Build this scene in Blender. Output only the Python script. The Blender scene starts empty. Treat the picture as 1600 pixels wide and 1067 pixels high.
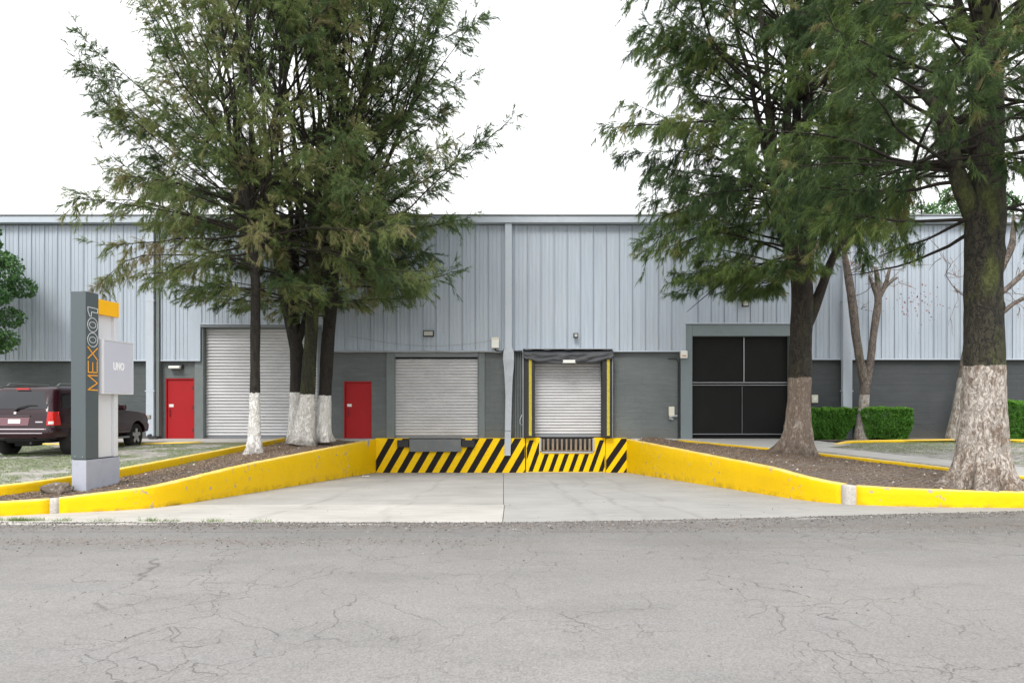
import bpy, bmesh, math, random
import numpy as np
from mathutils import Vector, Matrix, noise as mnoise
S = bpy.context.scene
R = math.radians
random.seed(7); RNG = np.random.default_rng(11)

# ---------------------------------------------------------------- camera, sky, sun, exposure
F = 1067.0; EYE = 1.65; HOR = 635.0
cd = bpy.data.cameras.new('camera'); cam = bpy.data.objects.new('camera', cd)
S.collection.objects.link(cam); S.camera = cam
cd.sensor_width = 36; cd.lens = 36*F/1600; cd.shift_y = (HOR-533.5)/1600
cd.clip_start = .05; cd.clip_end = 3000
cam.location = (0, 0, EYE); cam.rotation_euler = (R(90), 0, 0)

SUN_EL, SUN_AZ = R(48), R(198)          # azimuth clockwise from +Y: behind the camera, slightly left
W = bpy.data.worlds.new('World'); S.world = W; W.use_nodes = True
wn = W.node_tree.nodes; wl = W.node_tree.links; wn.clear()
out = wn.new('ShaderNodeOutputWorld'); bg = wn.new('ShaderNodeBackground'); bg.inputs[1].default_value = .12
sky = wn.new('ShaderNodeTexSky'); sky.sky_type = 'NISHITA'; sky.sun_disc = False
sky.sun_elevation = SUN_EL; sky.sun_rotation = SUN_AZ; sky.dust_density = 4; sky.air_density = 1.2
hs = wn.new('ShaderNodeHueSaturation'); hs.inputs['Saturation'].default_value = .25
wl.new(sky.outputs[0], hs.inputs['Color'])
tc = wn.new('ShaderNodeTexCoord'); nz = wn.new('ShaderNodeTexNoise'); nz.inputs['Scale'].default_value = 1.6; nz.inputs['Detail'].default_value = 5
mp = wn.new('ShaderNodeMapping'); mp.inputs['Scale'].default_value = (1, 1, 3)
wl.new(tc.outputs['Generated'], mp.inputs[0]); wl.new(mp.outputs[0], nz.inputs['Vector'])
cr = wn.new('ShaderNodeValToRGB'); cr.color_ramp.elements[0].position = .3; cr.color_ramp.elements[1].position = .75
cr.color_ramp.elements[0].color = (9.6, 9.9, 10.3, 1); cr.color_ramp.elements[1].color = (12.2, 12.2, 12.2, 1)
wl.new(nz.outputs['Fac'], cr.inputs[0])
mx = wn.new('ShaderNodeMixRGB'); mx.inputs[0].default_value = .86     # a closed cloud deck over the blue sky
wl.new(hs.outputs[0], mx.inputs[1]); wl.new(cr.outputs[0], mx.inputs[2])
wl.new(mx.outputs[0], bg.inputs[0]); wl.new(bg.outputs[0], out.inputs[0])
sd = bpy.data.lights.new('sun', 'SUN'); so = bpy.data.objects.new('sun', sd); S.collection.objects.link(so)
sd.energy = 1.7; sd.angle = R(18); sd.color = (1, .97, .92)
dsun = Vector((math.sin(SUN_AZ)*math.cos(SUN_EL), math.cos(SUN_AZ)*math.cos(SUN_EL), math.sin(SUN_EL)))
so.rotation_euler = dsun.to_track_quat('Z', 'Y').to_euler()
S.view_settings.view_transform = 'Standard'; S.view_settings.look = 'None'
S.view_settings.exposure = 0.56; S.view_settings.gamma = 1; S.view_settings.use_curve_mapping = False
S.render.engine = 'CYCLES'

# ---------------------------------------------------------------- helpers
def FX(px, Y=24.2): return (px-800)*Y/F
def FZ(py, Y=24.2): return EYE-(py-HOR)*Y/F
def lerp(a, b, t): return a+(b-a)*t
def interp(x, pts): return float(np.interp(x, [p[0] for p in pts], [p[1] for p in pts]))

class NT:
    def __init__(s, name):
        s.m = bpy.data.materials.new(name); s.m.use_nodes = True
        s.n = s.m.node_tree.nodes; s.l = s.m.node_tree.links; s.n.clear()
        s.out = s.n.new('ShaderNodeOutputMaterial'); s.b = s.n.new('ShaderNodeBsdfPrincipled')
        s.l.new(s.b.outputs[0], s.out.inputs[0])
        s.pos = s.n.new('ShaderNodeNewGeometry').outputs['Position']
    def add(s, t, **k):
        n = s.n.new(t)
        for a, v in k.items(): setattr(n, a, v)
        return n
    def put(s, sock, v):
        if isinstance(v, (int, float)): sock.default_value = v
        elif isinstance(v, tuple): sock.default_value = v if len(v) == len(sock.default_value) else (*v, 1)
        else: s.l.new(v, sock)
    def mapping(s, scale, vec=None, loc=(0, 0, 0)):
        n = s.add('ShaderNodeMapping'); s.l.new(vec or s.pos, n.inputs[0]); n.inputs['Scale'].default_value = scale
        n.inputs['Location'].default_value = loc; return n.outputs[0]
    def noise(s, sc, det=4, vec=None, rough=.55):
        n = s.add('ShaderNodeTexNoise'); s.l.new(vec or s.pos, n.inputs['Vector'])
        n.inputs['Scale'].default_value = sc; n.inputs['Detail'].default_value = det; n.inputs['Roughness'].default_value = rough
        return n.outputs['Fac']
    def ramp(s, f, stops):
        n = s.add('ShaderNodeValToRGB'); s.l.new(f, n.inputs[0]); e = n.color_ramp.elements
        while len(e) < len(stops): e.new(.5)
        for i, (p, c) in enumerate(stops):
            e[i].position = p; e[i].color = (c, c, c, 1) if isinstance(c, (int, float)) else (*c, 1)
        return n.outputs[0]
    def mix(s, f, a, b, mode='MIX'):
        n = s.add('ShaderNodeMixRGB', blend_type=mode); s.put(n.inputs[0], f); s.put(n.inputs[1], a); s.put(n.inputs[2], b); return n.outputs[0]
    def math(s, op, a, b=0.0, c=None):
        n = s.add('ShaderNodeMath', operation=op); s.put(n.inputs[0], a); s.put(n.inputs[1], b)
        if c is not None: s.put(n.inputs[2], c)
        return n.outputs[0]
    def sep(s, v=None):
        n = s.add('ShaderNodeSeparateXYZ'); s.l.new(v or s.pos, n.inputs[0]); return n.outputs
    def attr(s, name):
        return s.add('ShaderNodeAttribute', attribute_name=name)
    def bump(s, h, strength=.3, dist=.02):
        n = s.add('ShaderNodeBump'); s.l.new(h, n.inputs['Height']); n.inputs['Strength'].default_value = strength
        n.inputs['Distance'].default_value = dist; s.l.new(n.outputs[0], s.b.inputs['Normal'])
    def base(s, c): s.put(s.b.inputs['Base Color'], c)
    def rough(s, r): s.put(s.b.inputs['Roughness'], r)

def simple(name, col, rough=.6, var=.12, sc=3, metal=0, bump=0, dirt=None, dirt_amt=.5, bsc=60):
    t = NT(name); f = t.noise(sc, 6)
    c = t.mix(f, tuple(v*(1-var) for v in col), tuple(min(1, v*(1+var)) for v in col))
    if dirt:
        d = t.ramp(t.noise(sc*2.3, 8, rough=.7), [(.5, 0.0), (.72, dirt_amt)]); c = t.mix(d, c, dirt)
    t.base(c); t.rough(rough); t.b.inputs['Metallic'].default_value = metal
    if bump: t.bump(t.noise(bsc, 5), bump, .01)
    return t.m

M = {}
# steel cladding: painted blue-grey, vertical streaks
t = NT('painted_cladding'); st = t.noise(1, 5, t.mapping((9, 9, .5))); st2 = t.noise(1, 4, t.mapping((1.1, 1.1, .35)))
c = t.mix(t.ramp(st, [(.3, 0.), (.7, 1.)]), (.355, .41, .475), (.425, .485, .555)); c = t.mix(t.ramp(st2, [(.45, 0.), (.75, .35)]), c, (.42, .45, .48))
rnd = t.add('ShaderNodeObjectInfo').outputs['Random']; c = t.mix(t.math('MULTIPLY', rnd, .22), c, (.42, .46, .53))
fs = t.ramp(t.noise(1, 3, t.mapping((26, 26, .25))), [(.55, 0.), (.72, .3)]); c = t.mix(fs, c, (.36, .39, .42))
t.base(c); t.rough(.45); t.bump(t.noise(1, 3, t.mapping((14, 14, 1.2))), .12, .02); M['clad'] = t.m
M['trim'] = simple('painted_trim', (.45, .50, .56), .5, .07, 1.5, dirt=(.36, .38, .4), dirt_amt=.35)
M['trimdark'] = simple('roof_edge_metal', (.22, .235, .25), .5, .1, 2)
M['greymetal'] = simple('dark_grey_metal', (.2, .22, .24), .6, .1, 2)  # plain dark grey metal for cladding backing and shutter hoods
# lower wall: painted rendered blockwork
def wallmat(name, a, b, blocks):
    t = NT(name); c = t.mix(t.ramp(t.noise(.9, 6), [(.3, 0.), (.7, 1.)]), a, b)
    c = t.mix(t.ramp(t.noise(1, 6, t.mapping((1.2, 1.2, 9))), [(.52, 0.), (.75, .45)]), c, tuple(v*1.35 for v in b))
    c = t.mix(t.ramp(t.noise(4, 9, rough=.75), [(.6, 0.), (.8, .4)]), c, (.17, .16, .14))
    z = t.sep()[2]; low = t.math('MULTIPLY', t.ramp(t.math('SUBTRACT', z, .45), [(0., 1.), (.55, 0.)]), t.noise(2.5, 6)); c = t.mix(t.math('MULTIPLY', low, .7), c, (.13, .115, .085))
    t.base(c); t.rough(.75)
    br = t.add('ShaderNodeTexBrick'); br.inputs['Scale'].default_value = 1; br.inputs['Mortar Size'].default_value = .012
    br.inputs['Brick Width'].default_value = .4; br.inputs['Row Height'].default_value = .2; br.inputs['Mortar Smooth'].default_value = .8
    cx = t.add('ShaderNodeCombineXYZ'); sp = t.sep(); t.l.new(sp[0], cx.inputs[0]); t.l.new(sp[2], cx.inputs[1]); t.l.new(cx.outputs[0], br.inputs['Vector'])
    h = t.math('ADD', t.math('MULTIPLY', t.math('SUBTRACT', 1., br.outputs['Fac']), blocks), t.noise(1, 6, t.mapping((10, 10, 38))))
    t.bump(h, .6, .025); return t.m
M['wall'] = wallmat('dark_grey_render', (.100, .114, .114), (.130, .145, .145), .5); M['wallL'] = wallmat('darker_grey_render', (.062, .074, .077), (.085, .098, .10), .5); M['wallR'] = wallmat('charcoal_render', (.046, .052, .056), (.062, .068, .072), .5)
M['pilaster'] = simple('grey_green_paint', (.15, .175, .175), .6, .12, 2, dirt=(.1, .1, .09), dirt_amt=.4, bump=.1)
M['frame'] = simple('door_frame_paint', (.17, .205, .215), .5, .08, 2, dirt=(.12, .12, .11), dirt_amt=.3)
M['floor'] = simple('dark_gap_backing', (.02, .02, .02), .9)  # near-black for the added panel that closes gaps to the sky
# galvanised slats
t = NT('galvanised_slat'); st = t.noise(1, 5, t.mapping((1.2, 1.2, 5)))
t.base(t.mix(t.ramp(st, [(.35, 0.), (.7, 1.)]), (.50, .50, .51), (.58, .58, .59))); t.b.inputs['Metallic'].default_value = .1; t.rough(.42); M['slat'] = t.m
M['slatdark'] = simple('grey_painted_slat', (.25, .26, .28), .45, .1, 2, metal=.3)
M['red'] = simple('red_door_paint', (.37, .016, .02), .5, .12, 1.2, dirt=(.30, .02, .02), dirt_amt=.4); M['red'].node_tree.nodes['Principled BSDF'].inputs['Specular IOR Level'].default_value = .2
M['black'] = simple('black_rubber', (.022, .022, .024), .7, .3, 5)
M['blackmesh'] = simple('black_mesh_panel', (.010, .010, .0095), .7, .35, 1.0); M['blackmesh'].node_tree.nodes['Principled BSDF'].inputs['Specular IOR Level'].default_value = .2
M['white'] = simple('white_plastic', (.72, .72, .68), .5, .05)
M['cream'] = simple('cream_plastic', (.62, .60, .50), .5, .06)
M['steel'] = simple('plain_steel', (.42, .43, .44), .35, .1, 3, metal=.5)
M['lever'] = simple('grey_leveler_paint', (.13, .145, .15), .55, .15, 2, dirt=(.22, .2, .17), dirt_amt=.5)
M['lens'] = simple('lamp_lens_glass', (.42, .42, .38), .2, .1)
M['vinyl'] = simple('grey_vinyl', (.05, .053, .06), .65, .25, 4, bump=.3, bsc=9)
M['vinyledge'] = simple('worn_vinyl_edge', (.36, .38, .40), .55, .2, 6)
M['wood'] = simple('pallet_wood', (.24, .185, .14), .8, .45, 5, bump=.3)
M['padye'] = simple('guide_strip_yellow', (.50, .42, .04), .7, .3, 14, dirt=(.05, .045, .02), dirt_amt=1.)
# yellow road paint with chips and grime
def yellow(name, amt):
    t = NT(name)
    t.b.inputs['Specular IOR Level'].default_value = .2; c = t.mix(t.noise(1.7, 6), (.80, .49, .0), (.88, .57, .002))
    h = t.attr('hgt').outputs['Fac']
    grime = t.math('MULTIPLY', t.ramp(h, [(0., 1.), (.22, .0)]), t.ramp(t.noise(3, 8, rough=.7), [(.46, 0.), (.66, 1.)]))
    c = t.mix(t.math('MULTIPLY', grime, .75), c, (.20, .13, .03))
    c = t.mix(t.ramp(t.noise(1, 7, t.mapping((7, 7, .8)), rough=.65), [(.58, 0.), (.85, .3)]), c, (.60, .40, .01))
    scf = t.math('MULTIPLY', t.ramp(t.noise(1, 6, t.mapping((1.6, 1.6, 11)), rough=.7), [(.60, 0.), (.70, .55)]), t.ramp(h, [(.15, 1.), (.75, 0.)]))
    c = t.mix(scf, c, (.22, .16, .06))
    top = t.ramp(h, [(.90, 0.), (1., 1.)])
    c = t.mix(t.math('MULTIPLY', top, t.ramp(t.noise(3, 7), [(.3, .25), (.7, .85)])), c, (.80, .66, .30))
    n1 = t.noise(6.5, 9, rough=.72); n2 = t.noise(.55, 3)
    chip = t.math('MULTIPLY', t.ramp(n1, [(.60, 0.), (.615, 1.)]), t.ramp(n2, [(.60-amt, 0.), (.64-amt, 1.)]))
    n3 = t.ramp(t.noise(34, 6), [(.69, 0.), (.71, 1.)]); chip = t.math('MAXIMUM', chip, t.math('MULTIPLY', n3, .8))
    conc = t.mix(t.noise(14, 5), (.22, .21, .19), (.5, .47, .42))
    c = t.mix(chip, c, conc); t.base(c); t.rough(t.mix(chip, (.5, .5, .5), (.9, .9, .9)))
    t.bump(t.math('SUBTRACT', t.noise(9, 8, rough=.65), t.math('MULTIPLY', chip, .35)), .5, .02); return t.m
M['yellow'] = yellow('yellow_kerb_paint', .10); M['yellow_worn'] = yellow('worn_yellow_kerb_paint', .16)
t = NT('dock_yellow_paint'); sc = t.ramp(t.noise(1, 8, t.mapping((3, 3, 9)), rough=.7), [(.55, 0.), (.75, .6)])
t.b.inputs['Specular IOR Level'].default_value = .2; t.base(t.mix(sc, t.mix(t.noise(2, 4), (.82, .50, .0), (.90, .60, .002)), (.40, .25, .03))); t.rough(.55); t.bump(t.noise(12, 6), .25, .01); M['dyellow'] = t.m
t = NT('black_stripe_paint'); sc = t.ramp(t.noise(1, 8, t.mapping((3, 3, 9)), rough=.7), [(.6, 0.), (.8, .5)])
t.base(t.mix(sc, (.012, .010, .010), (.10, .07, .04))); t.rough(.6); t.b.inputs['Specular IOR Level'].default_value = .2; M['dblack'] = t.m
M['mortar'] = simple('whitish_mortar', (.50, .47, .43), .9, .3, 12, bump=.6, dirt=(.22, .21, .2), dirt_amt=.8, bsc=30)

# asphalt
t = NT('worn_asphalt')
big = t.ramp(t.noise(.35, 5), [(.3, 0.), (.7, 1.)]); c = t.mix(big, (.215, .206, .199), (.27, .26, .252)); pt = t.ramp(t.noise(1, 6, t.mapping((.5, 1.4, 1)), rough=.65), [(.48, 0.), (.62, .6)]); c = t.mix(pt, c, (.20, .195, .19)); st_ = t.ramp(t.noise(.75, 7, rough=.7), [(.62, 0.), (.72, .5)]); c = t.mix(st_, c, (.14, .135, .13))
band = t.noise(1, 5, t.mapping((.18, 1.5, 1))); c = t.mix(t.ramp(band, [(.45, 0.), (.7, .5)]), c, (.235, .232, .232))
g = t.add('ShaderNodeTexVoronoi'); t.l.new(t.pos, g.inputs['Vector']); g.inputs['Scale'].default_value = 85
gv = t.add('ShaderNodeRGBToBW'); t.l.new(g.outputs['Color'], gv.inputs[0])
c = t.mix(.55, c, t.mix(gv.outputs[0], (.3, .3, .3), (.75, .74, .72)), 'OVERLAY')
fine = t.noise(42, 8, rough=.8); c = t.mix(t.ramp(fine, [(.56, 0.), (.66, .45)]), c, (.12, .115, .11))
c = t.mix(t.ramp(t.noise(27, 6, rough=.7), [(.62, 0.), (.7, .5)]), c, (.42, .41, .39))
sp = t.sep(); wob = t.math('MULTIPLY', t.math('SUBTRACT', t.noise(.8, 4), .5), .55)
yy = t.math('ADD', sp[1], wob)
def bandm(y0, w): return t.ramp(t.math('DIVIDE', t.math('ABSOLUTE', t.math('SUBTRACT', yy, y0)), w), [(0., 1.), (1., 0.)])
grav = t.ramp(t.noise(7, 8, rough=.75), [(.42, 0.), (.6, 1.)])
b1 = t.math('MULTIPLY', bandm(9.45, .5), .75); b2 = t.math('MULTIPLY', bandm(8.35, .28), .75)
xm = t.ramp(t.math('DIVIDE', t.math('ADD', sp[0], 12.), 24.), [(.33, 1.), (.58, .25)])
b2 = t.math('MULTIPLY', b2, xm)
bd = t.math('MULTIPLY', t.math('MAXIMUM', b1, b2), grav); c = t.mix(bd, c, t.mix(t.noise(20, 6), (.10, .075, .06), (.30, .23, .19)))
dv = t.add('ShaderNodeTexNoise'); t.l.new(t.pos, dv.inputs['Vector']); dv.inputs['Scale'].default_value = 3.2; dv.inputs['Detail'].default_value = 7
va = t.add('ShaderNodeVectorMath', operation='MULTIPLY_ADD'); t.l.new(dv.outputs['Color'], va.inputs[0]); va.inputs[1].default_value = (.42, .42, 0); t.l.new(t.pos, va.inputs[2])
def crack(scale, width, m0, m1, nsc):
    v = t.add('ShaderNodeTexVoronoi', feature='DISTANCE_TO_EDGE'); t.l.new(va.outputs[0], v.inputs['Vector']); v.inputs['Scale'].default_value = scale
    a = t.ramp(v.outputs['Distance'], [(0., 1.), (width, 0.)])
    return t.math('MULTIPLY', a, t.ramp(t.noise(nsc, 3), [(m0, 0.), (m1, 1.)]))
ck = t.math('MAXIMUM', crack(.9, .0052, .42, .53, .5), crack(2.7, .012, .48, .57, .55))
c = t.mix(t.math('MULTIPLY', ck, .62), c, (.06, .056, .052))
seam = t.ramp(t.math('DIVIDE', t.math('ABSOLUTE', t.math('SUBTRACT', t.math('ADD', sp[1], t.math('MULTIPLY', wob, .12)), 9.0)), .02), [(0., 1.), (1., 0.)])
c = t.mix(t.math('MULTIPLY', seam, t.ramp(t.noise(1.3, 3), [(.35, 0.), (.5, .8)])), c, (.06, .055, .05))
t.base(c); t.rough(.85)
hh = t.math('SUBTRACT', t.math('ADD', fine, t.math('MULTIPLY', gv.outputs[0], .5)), t.math('MULTIPLY', ck, 1.2)); t.bump(hh, .5, .012); M['asphalt'] = t.m
# concrete
def concrete(name, a, b, streak=(1.0, 6, 1), wet=0.):
    t = NT(name); c = t.mix(t.ramp(t.noise(.7, 6), [(.3, 0.), (.72, 1.)]), a, b)
    c = t.mix(t.ramp(t.noise(1, 7, t.mapping(streak), rough=.7), [(.48, 0.), (.72, .55)]), c, tuple(v*.72 for v in a))
    c = t.mix(t.ramp(t.noise(1.9, 8, rough=.7), [(.56, 0.), (.78, .5)]), c, tuple(v*1.2 for v in b))
    c = t.mix(t.ramp(t.noise(38, 5, rough=.8), [(.62, 0.), (.72, .45)]), c, (.16, .15, .135))
    sp2 = t.sep(); tx = t.math('ADD', sp2[0], t.math('MULTIPLY', t.noise(.35, 2), 1.2)); mk_ = None
    for x0_, w_ in ((-3.1, .13), (-1.35, .11), (1.75, .12), (3.35, .13), (2.5, .08)):
        mm = t.ramp(t.math('DIVIDE', t.math('ABSOLUTE', t.math('SUBTRACT', tx, x0_)), w_), [(.2, 1.), (1., 0.)]); mk_ = mm if mk_ is None else t.math('MAXIMUM', mk_, mm)
    c = t.mix(t.math('MULTIPLY', t.math('MULTIPLY', mk_, .28), t.ramp(t.noise(1, 5, t.mapping((9, .5, 1))), [(.35, 0.), (.65, 1.)])), c, (.13, .12, .11))
    c = t.mix(t.ramp(t.noise(1.1, 9, rough=.75), [(.6, 0.), (.68, .35)]), c, (.19, .18, .16))
    if wet:
        y = t.sep()[1]; w = t.math('MULTIPLY', t.ramp(t.math('DIVIDE', t.math('SUBTRACT', y, 16.), 8.2), [(0., 0.), (1., 1.)]), t.ramp(t.noise(.8, 6), [(.35, 0.), (.65, 1.)]))
        c = t.mix(t.math('MULTIPLY', w, wet), c, (.20, .19, .17))
    t.base(c); t.rough(.8); t.bump(t.noise(30, 7, t.mapping((1, 2.5, 1)), rough=.7), .35, .01); return t.m
M['slabA'] = concrete('ramp_concrete', (.33, .318, .298), (.43, .415, .39), wet=.6)
M['slabB'] = concrete('pale_concrete', (.42, .40, .37), (.52, .50, .462))
M['slabC'] = concrete('greyer_concrete', (.32, .312, .298), (.40, .39, .37), wet=.25)
M['path'] = concrete('path_concrete', (.42, .405, .38), (.52, .5, .47))
# soil, pavers
t = NT('planter_soil'); c = t.mix(t.noise(4, 8, rough=.7), (.11, .09, .075), (.19, .16, .135))
c = t.mix(t.ramp(t.noise(55, 6, rough=.8), [(.5, 0.), (.62, .7)]), c, (.32, .26, .21)); c = t.mix(t.ramp(t.noise(.9, 5), [(.5, 0.), (.7, .6)]), c, (.27, .23, .19))
t.base(c); t.rough(.95); t.bump(t.noise(28, 9, rough=.8), .9, .04); M['soil'] = t.m
t = NT('lot_joint_soil'); c = t.mix(t.noise(1.2, 6), (.14, .15, .07), (.19, .17, .12)); t.base(c); t.rough(.95); t.bump(t.noise(40, 6), .6, .02); M['lotsoil'] = t.m
t = NT('paver_stone'); a = t.attr('tone').outputs['Fac']; c = t.mix(a, (.27, .26, .235), (.44, .42, .385)); c = t.mix(t.ramp(t.noise(9, 7, rough=.7), [(.5, 0.), (.7, .6)]), c, (.15, .15, .10))
t.base(c); t.rough(.9); t.bump(t.noise(50, 5), .4, .01); M['paver'] = t.m
def tonemat(name, stops, rough=.7, transl=.0, spec=.3):
    t = NT(name); a = t.attr('tone').outputs['Fac']; c = t.ramp(a, stops); t.base(c); t.rough(rough)
    t.b.inputs['Specular IOR Level'].default_value = spec
    if transl:
        tr = t.add('ShaderNodeBsdfTranslucent'); t.l.new(c, tr.inputs[0]); ms = t.add('ShaderNodeMixShader'); ms.inputs[0].default_value = transl
        t.l.new(t.b.outputs[0], ms.inputs[1]); t.l.new(tr.outputs[0], ms.inputs[2]); t.l.new(ms.outputs[0], t.out.inputs[0])
    return t.m
M['needle'] = tonemat('pine_needles', [(0., (.042, .078, .042)), (.3, (.095, .150, .058)), (.6, (.165, .230, .082)), (.85, (.26, .29, .10)), (1., (.34, .28, .17))], .65, .5)
M['needle2'] = tonemat('green_pine_needles', [(0., (.038, .070, .038)), (.35, (.078, .130, .052)), (.65, (.135, .205, .065)), (.88, (.25, .33, .08)), (1., (.32, .25, .15))], .65, .5)
M['leaf'] = tonemat('broad_leaves', [(0., (0.034, 0.086, 0.032)), (.5, (0.069, 0.172, 0.046)), (1., (0.149, 0.287, 0.081))], .4, .25, .5)
M['hedge'] = tonemat('hedge_leaves', [(0., (.04, .12, .018)), (.5, (.10, .27, .035)), (1., (.20, .42, .06))], .6, .4)
M['grass'] = tonemat('grass_blades', [(0., (0.081, 0.135, 0.034)), (.5, (0.162, 0.243, 0.068)), (1., (0.351, 0.405, 0.176))], .6, .25)
M['litter'] = tonemat('bark_litter', [(0., (0.068, 0.047, 0.035)), (.5, (0.189, 0.128, 0.088)), (.85, (0.365, 0.270, 0.189)), (1., (0.608, 0.513, 0.405))], .9)
M['gravel'] = tonemat('loose_gravel', [(0., (.07, .065, .06)), (.5, (.2, .18, .16)), (.9, (.38, .35, .32)), (1., (.6, .58, .55))], .9)
M['redleaf'] = tonemat('autumn_leaves', [(0., (.10, .02, .03)), (.6, (.32, .05, .05)), (1., (.38, .2, .16))], .5, .2)
# bark
def barkmat(name, dark, light, moss, washc, worn):
    t = NT(name); dn = t.add('ShaderNodeTexNoise'); t.l.new(t.pos, dn.inputs['Vector']); dn.inputs['Scale'].default_value = 5
    va = t.add('ShaderNodeVectorMath', operation='MULTIPLY_ADD'); t.l.new(dn.outputs['Color'], va.inputs[0]); va.inputs[1].default_value = (.3, .3, .3); t.l.new(t.pos, va.inputs[2])
    v = t.noise(1, 5, t.mapping((17, 17, 3.4), va.outputs[0]), rough=.6); cr = t.ramp(t.math('ABSOLUTE', t.math('SUBTRACT', v, .5)), [(0., 0.), (.055, 1.)]); fn = t.noise(1, 8, t.mapping((22, 22, 7)), rough=.7)
    c = t.mix(fn, dark, light); c = t.mix(t.math('SUBTRACT', 1., cr), c, tuple(x*.45 for x in dark))
    if moss: c = t.mix(t.ramp(t.noise(1, 5, t.mapping((2.2, 2.2, .9)), rough=.6), [(.5, 0.), (.68, moss)]), c, (.10, .12, .025))
    w = t.attr('wash').outputs['Fac']; wn_ = t.math('ADD', w, t.math('MULTIPLY', t.math('SUBTRACT', t.noise(9, 7, rough=.7), .5), .65))
    wmask = t.ramp(wn_, [(.46, 0.), (.54, 1.)])
    peel = t.ramp(t.math('ADD', t.math('MULTIPLY', fn, .62), t.math('MULTIPLY', t.noise(3, 8, rough=.75), .5)), [(worn, 1.), (worn+.07, 0.)])
    wc = t.mix(t.noise(6, 5), tuple(x*.8 for x in washc), washc); wc = t.mix(t.math('MULTIPLY', t.math('SUBTRACT', 1., cr), .42), wc, (.24, .19, .15))
    wc = t.mix(peel, wc, t.mix(.3, (.30, .225, .175), c)); c = t.mix(wmask, c, wc)
    ba = t.attr('base').outputs['Fac']; c = t.mix(t.math('MULTIPLY', ba, t.ramp(t.noise(8, 7), [(.35, .2), (.6, .95)])), c, (.14, .105, .08))
    t.base(c); t.rough(.9); t.bump(t.math('ADD', t.math('MULTIPLY', cr, .7), fn), .8, .03); return t.m
M['barkL'] = barkmat('bark_left', (.012, .010, .008), (.045, .037, .029), 0, (.88, .87, .84), .33)
M['barkM'] = barkmat('mossy_bark', (.016, .017, .009), (.055, .055, .028), .9, (.82, .80, .76), .40)
M['barkA'] = barkmat('bark_right', (.018, .014, .011), (.062, .05, .04), .15, (.44, .375, .32), .56)
M['barkB'] = barkmat('bark_big', (.017, .015, .010), (.062, .054, .036), .7, (.56, .50, .45), .50)
M['barkD'] = barkmat('smooth_bark', (.12, .095, .08), (.26, .22, .19), .1, (.52, .50, .46), .5)
M['twig'] = simple('twig_bark', (.022, .017, .013), .95, .3)
M['drytwig'] = simple('dry_twig', (.33, .28, .21), .9, .3)
M['twigpale'] = simple('pale_twig_bark', (.19, .14, .11), .9, .3)

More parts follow.
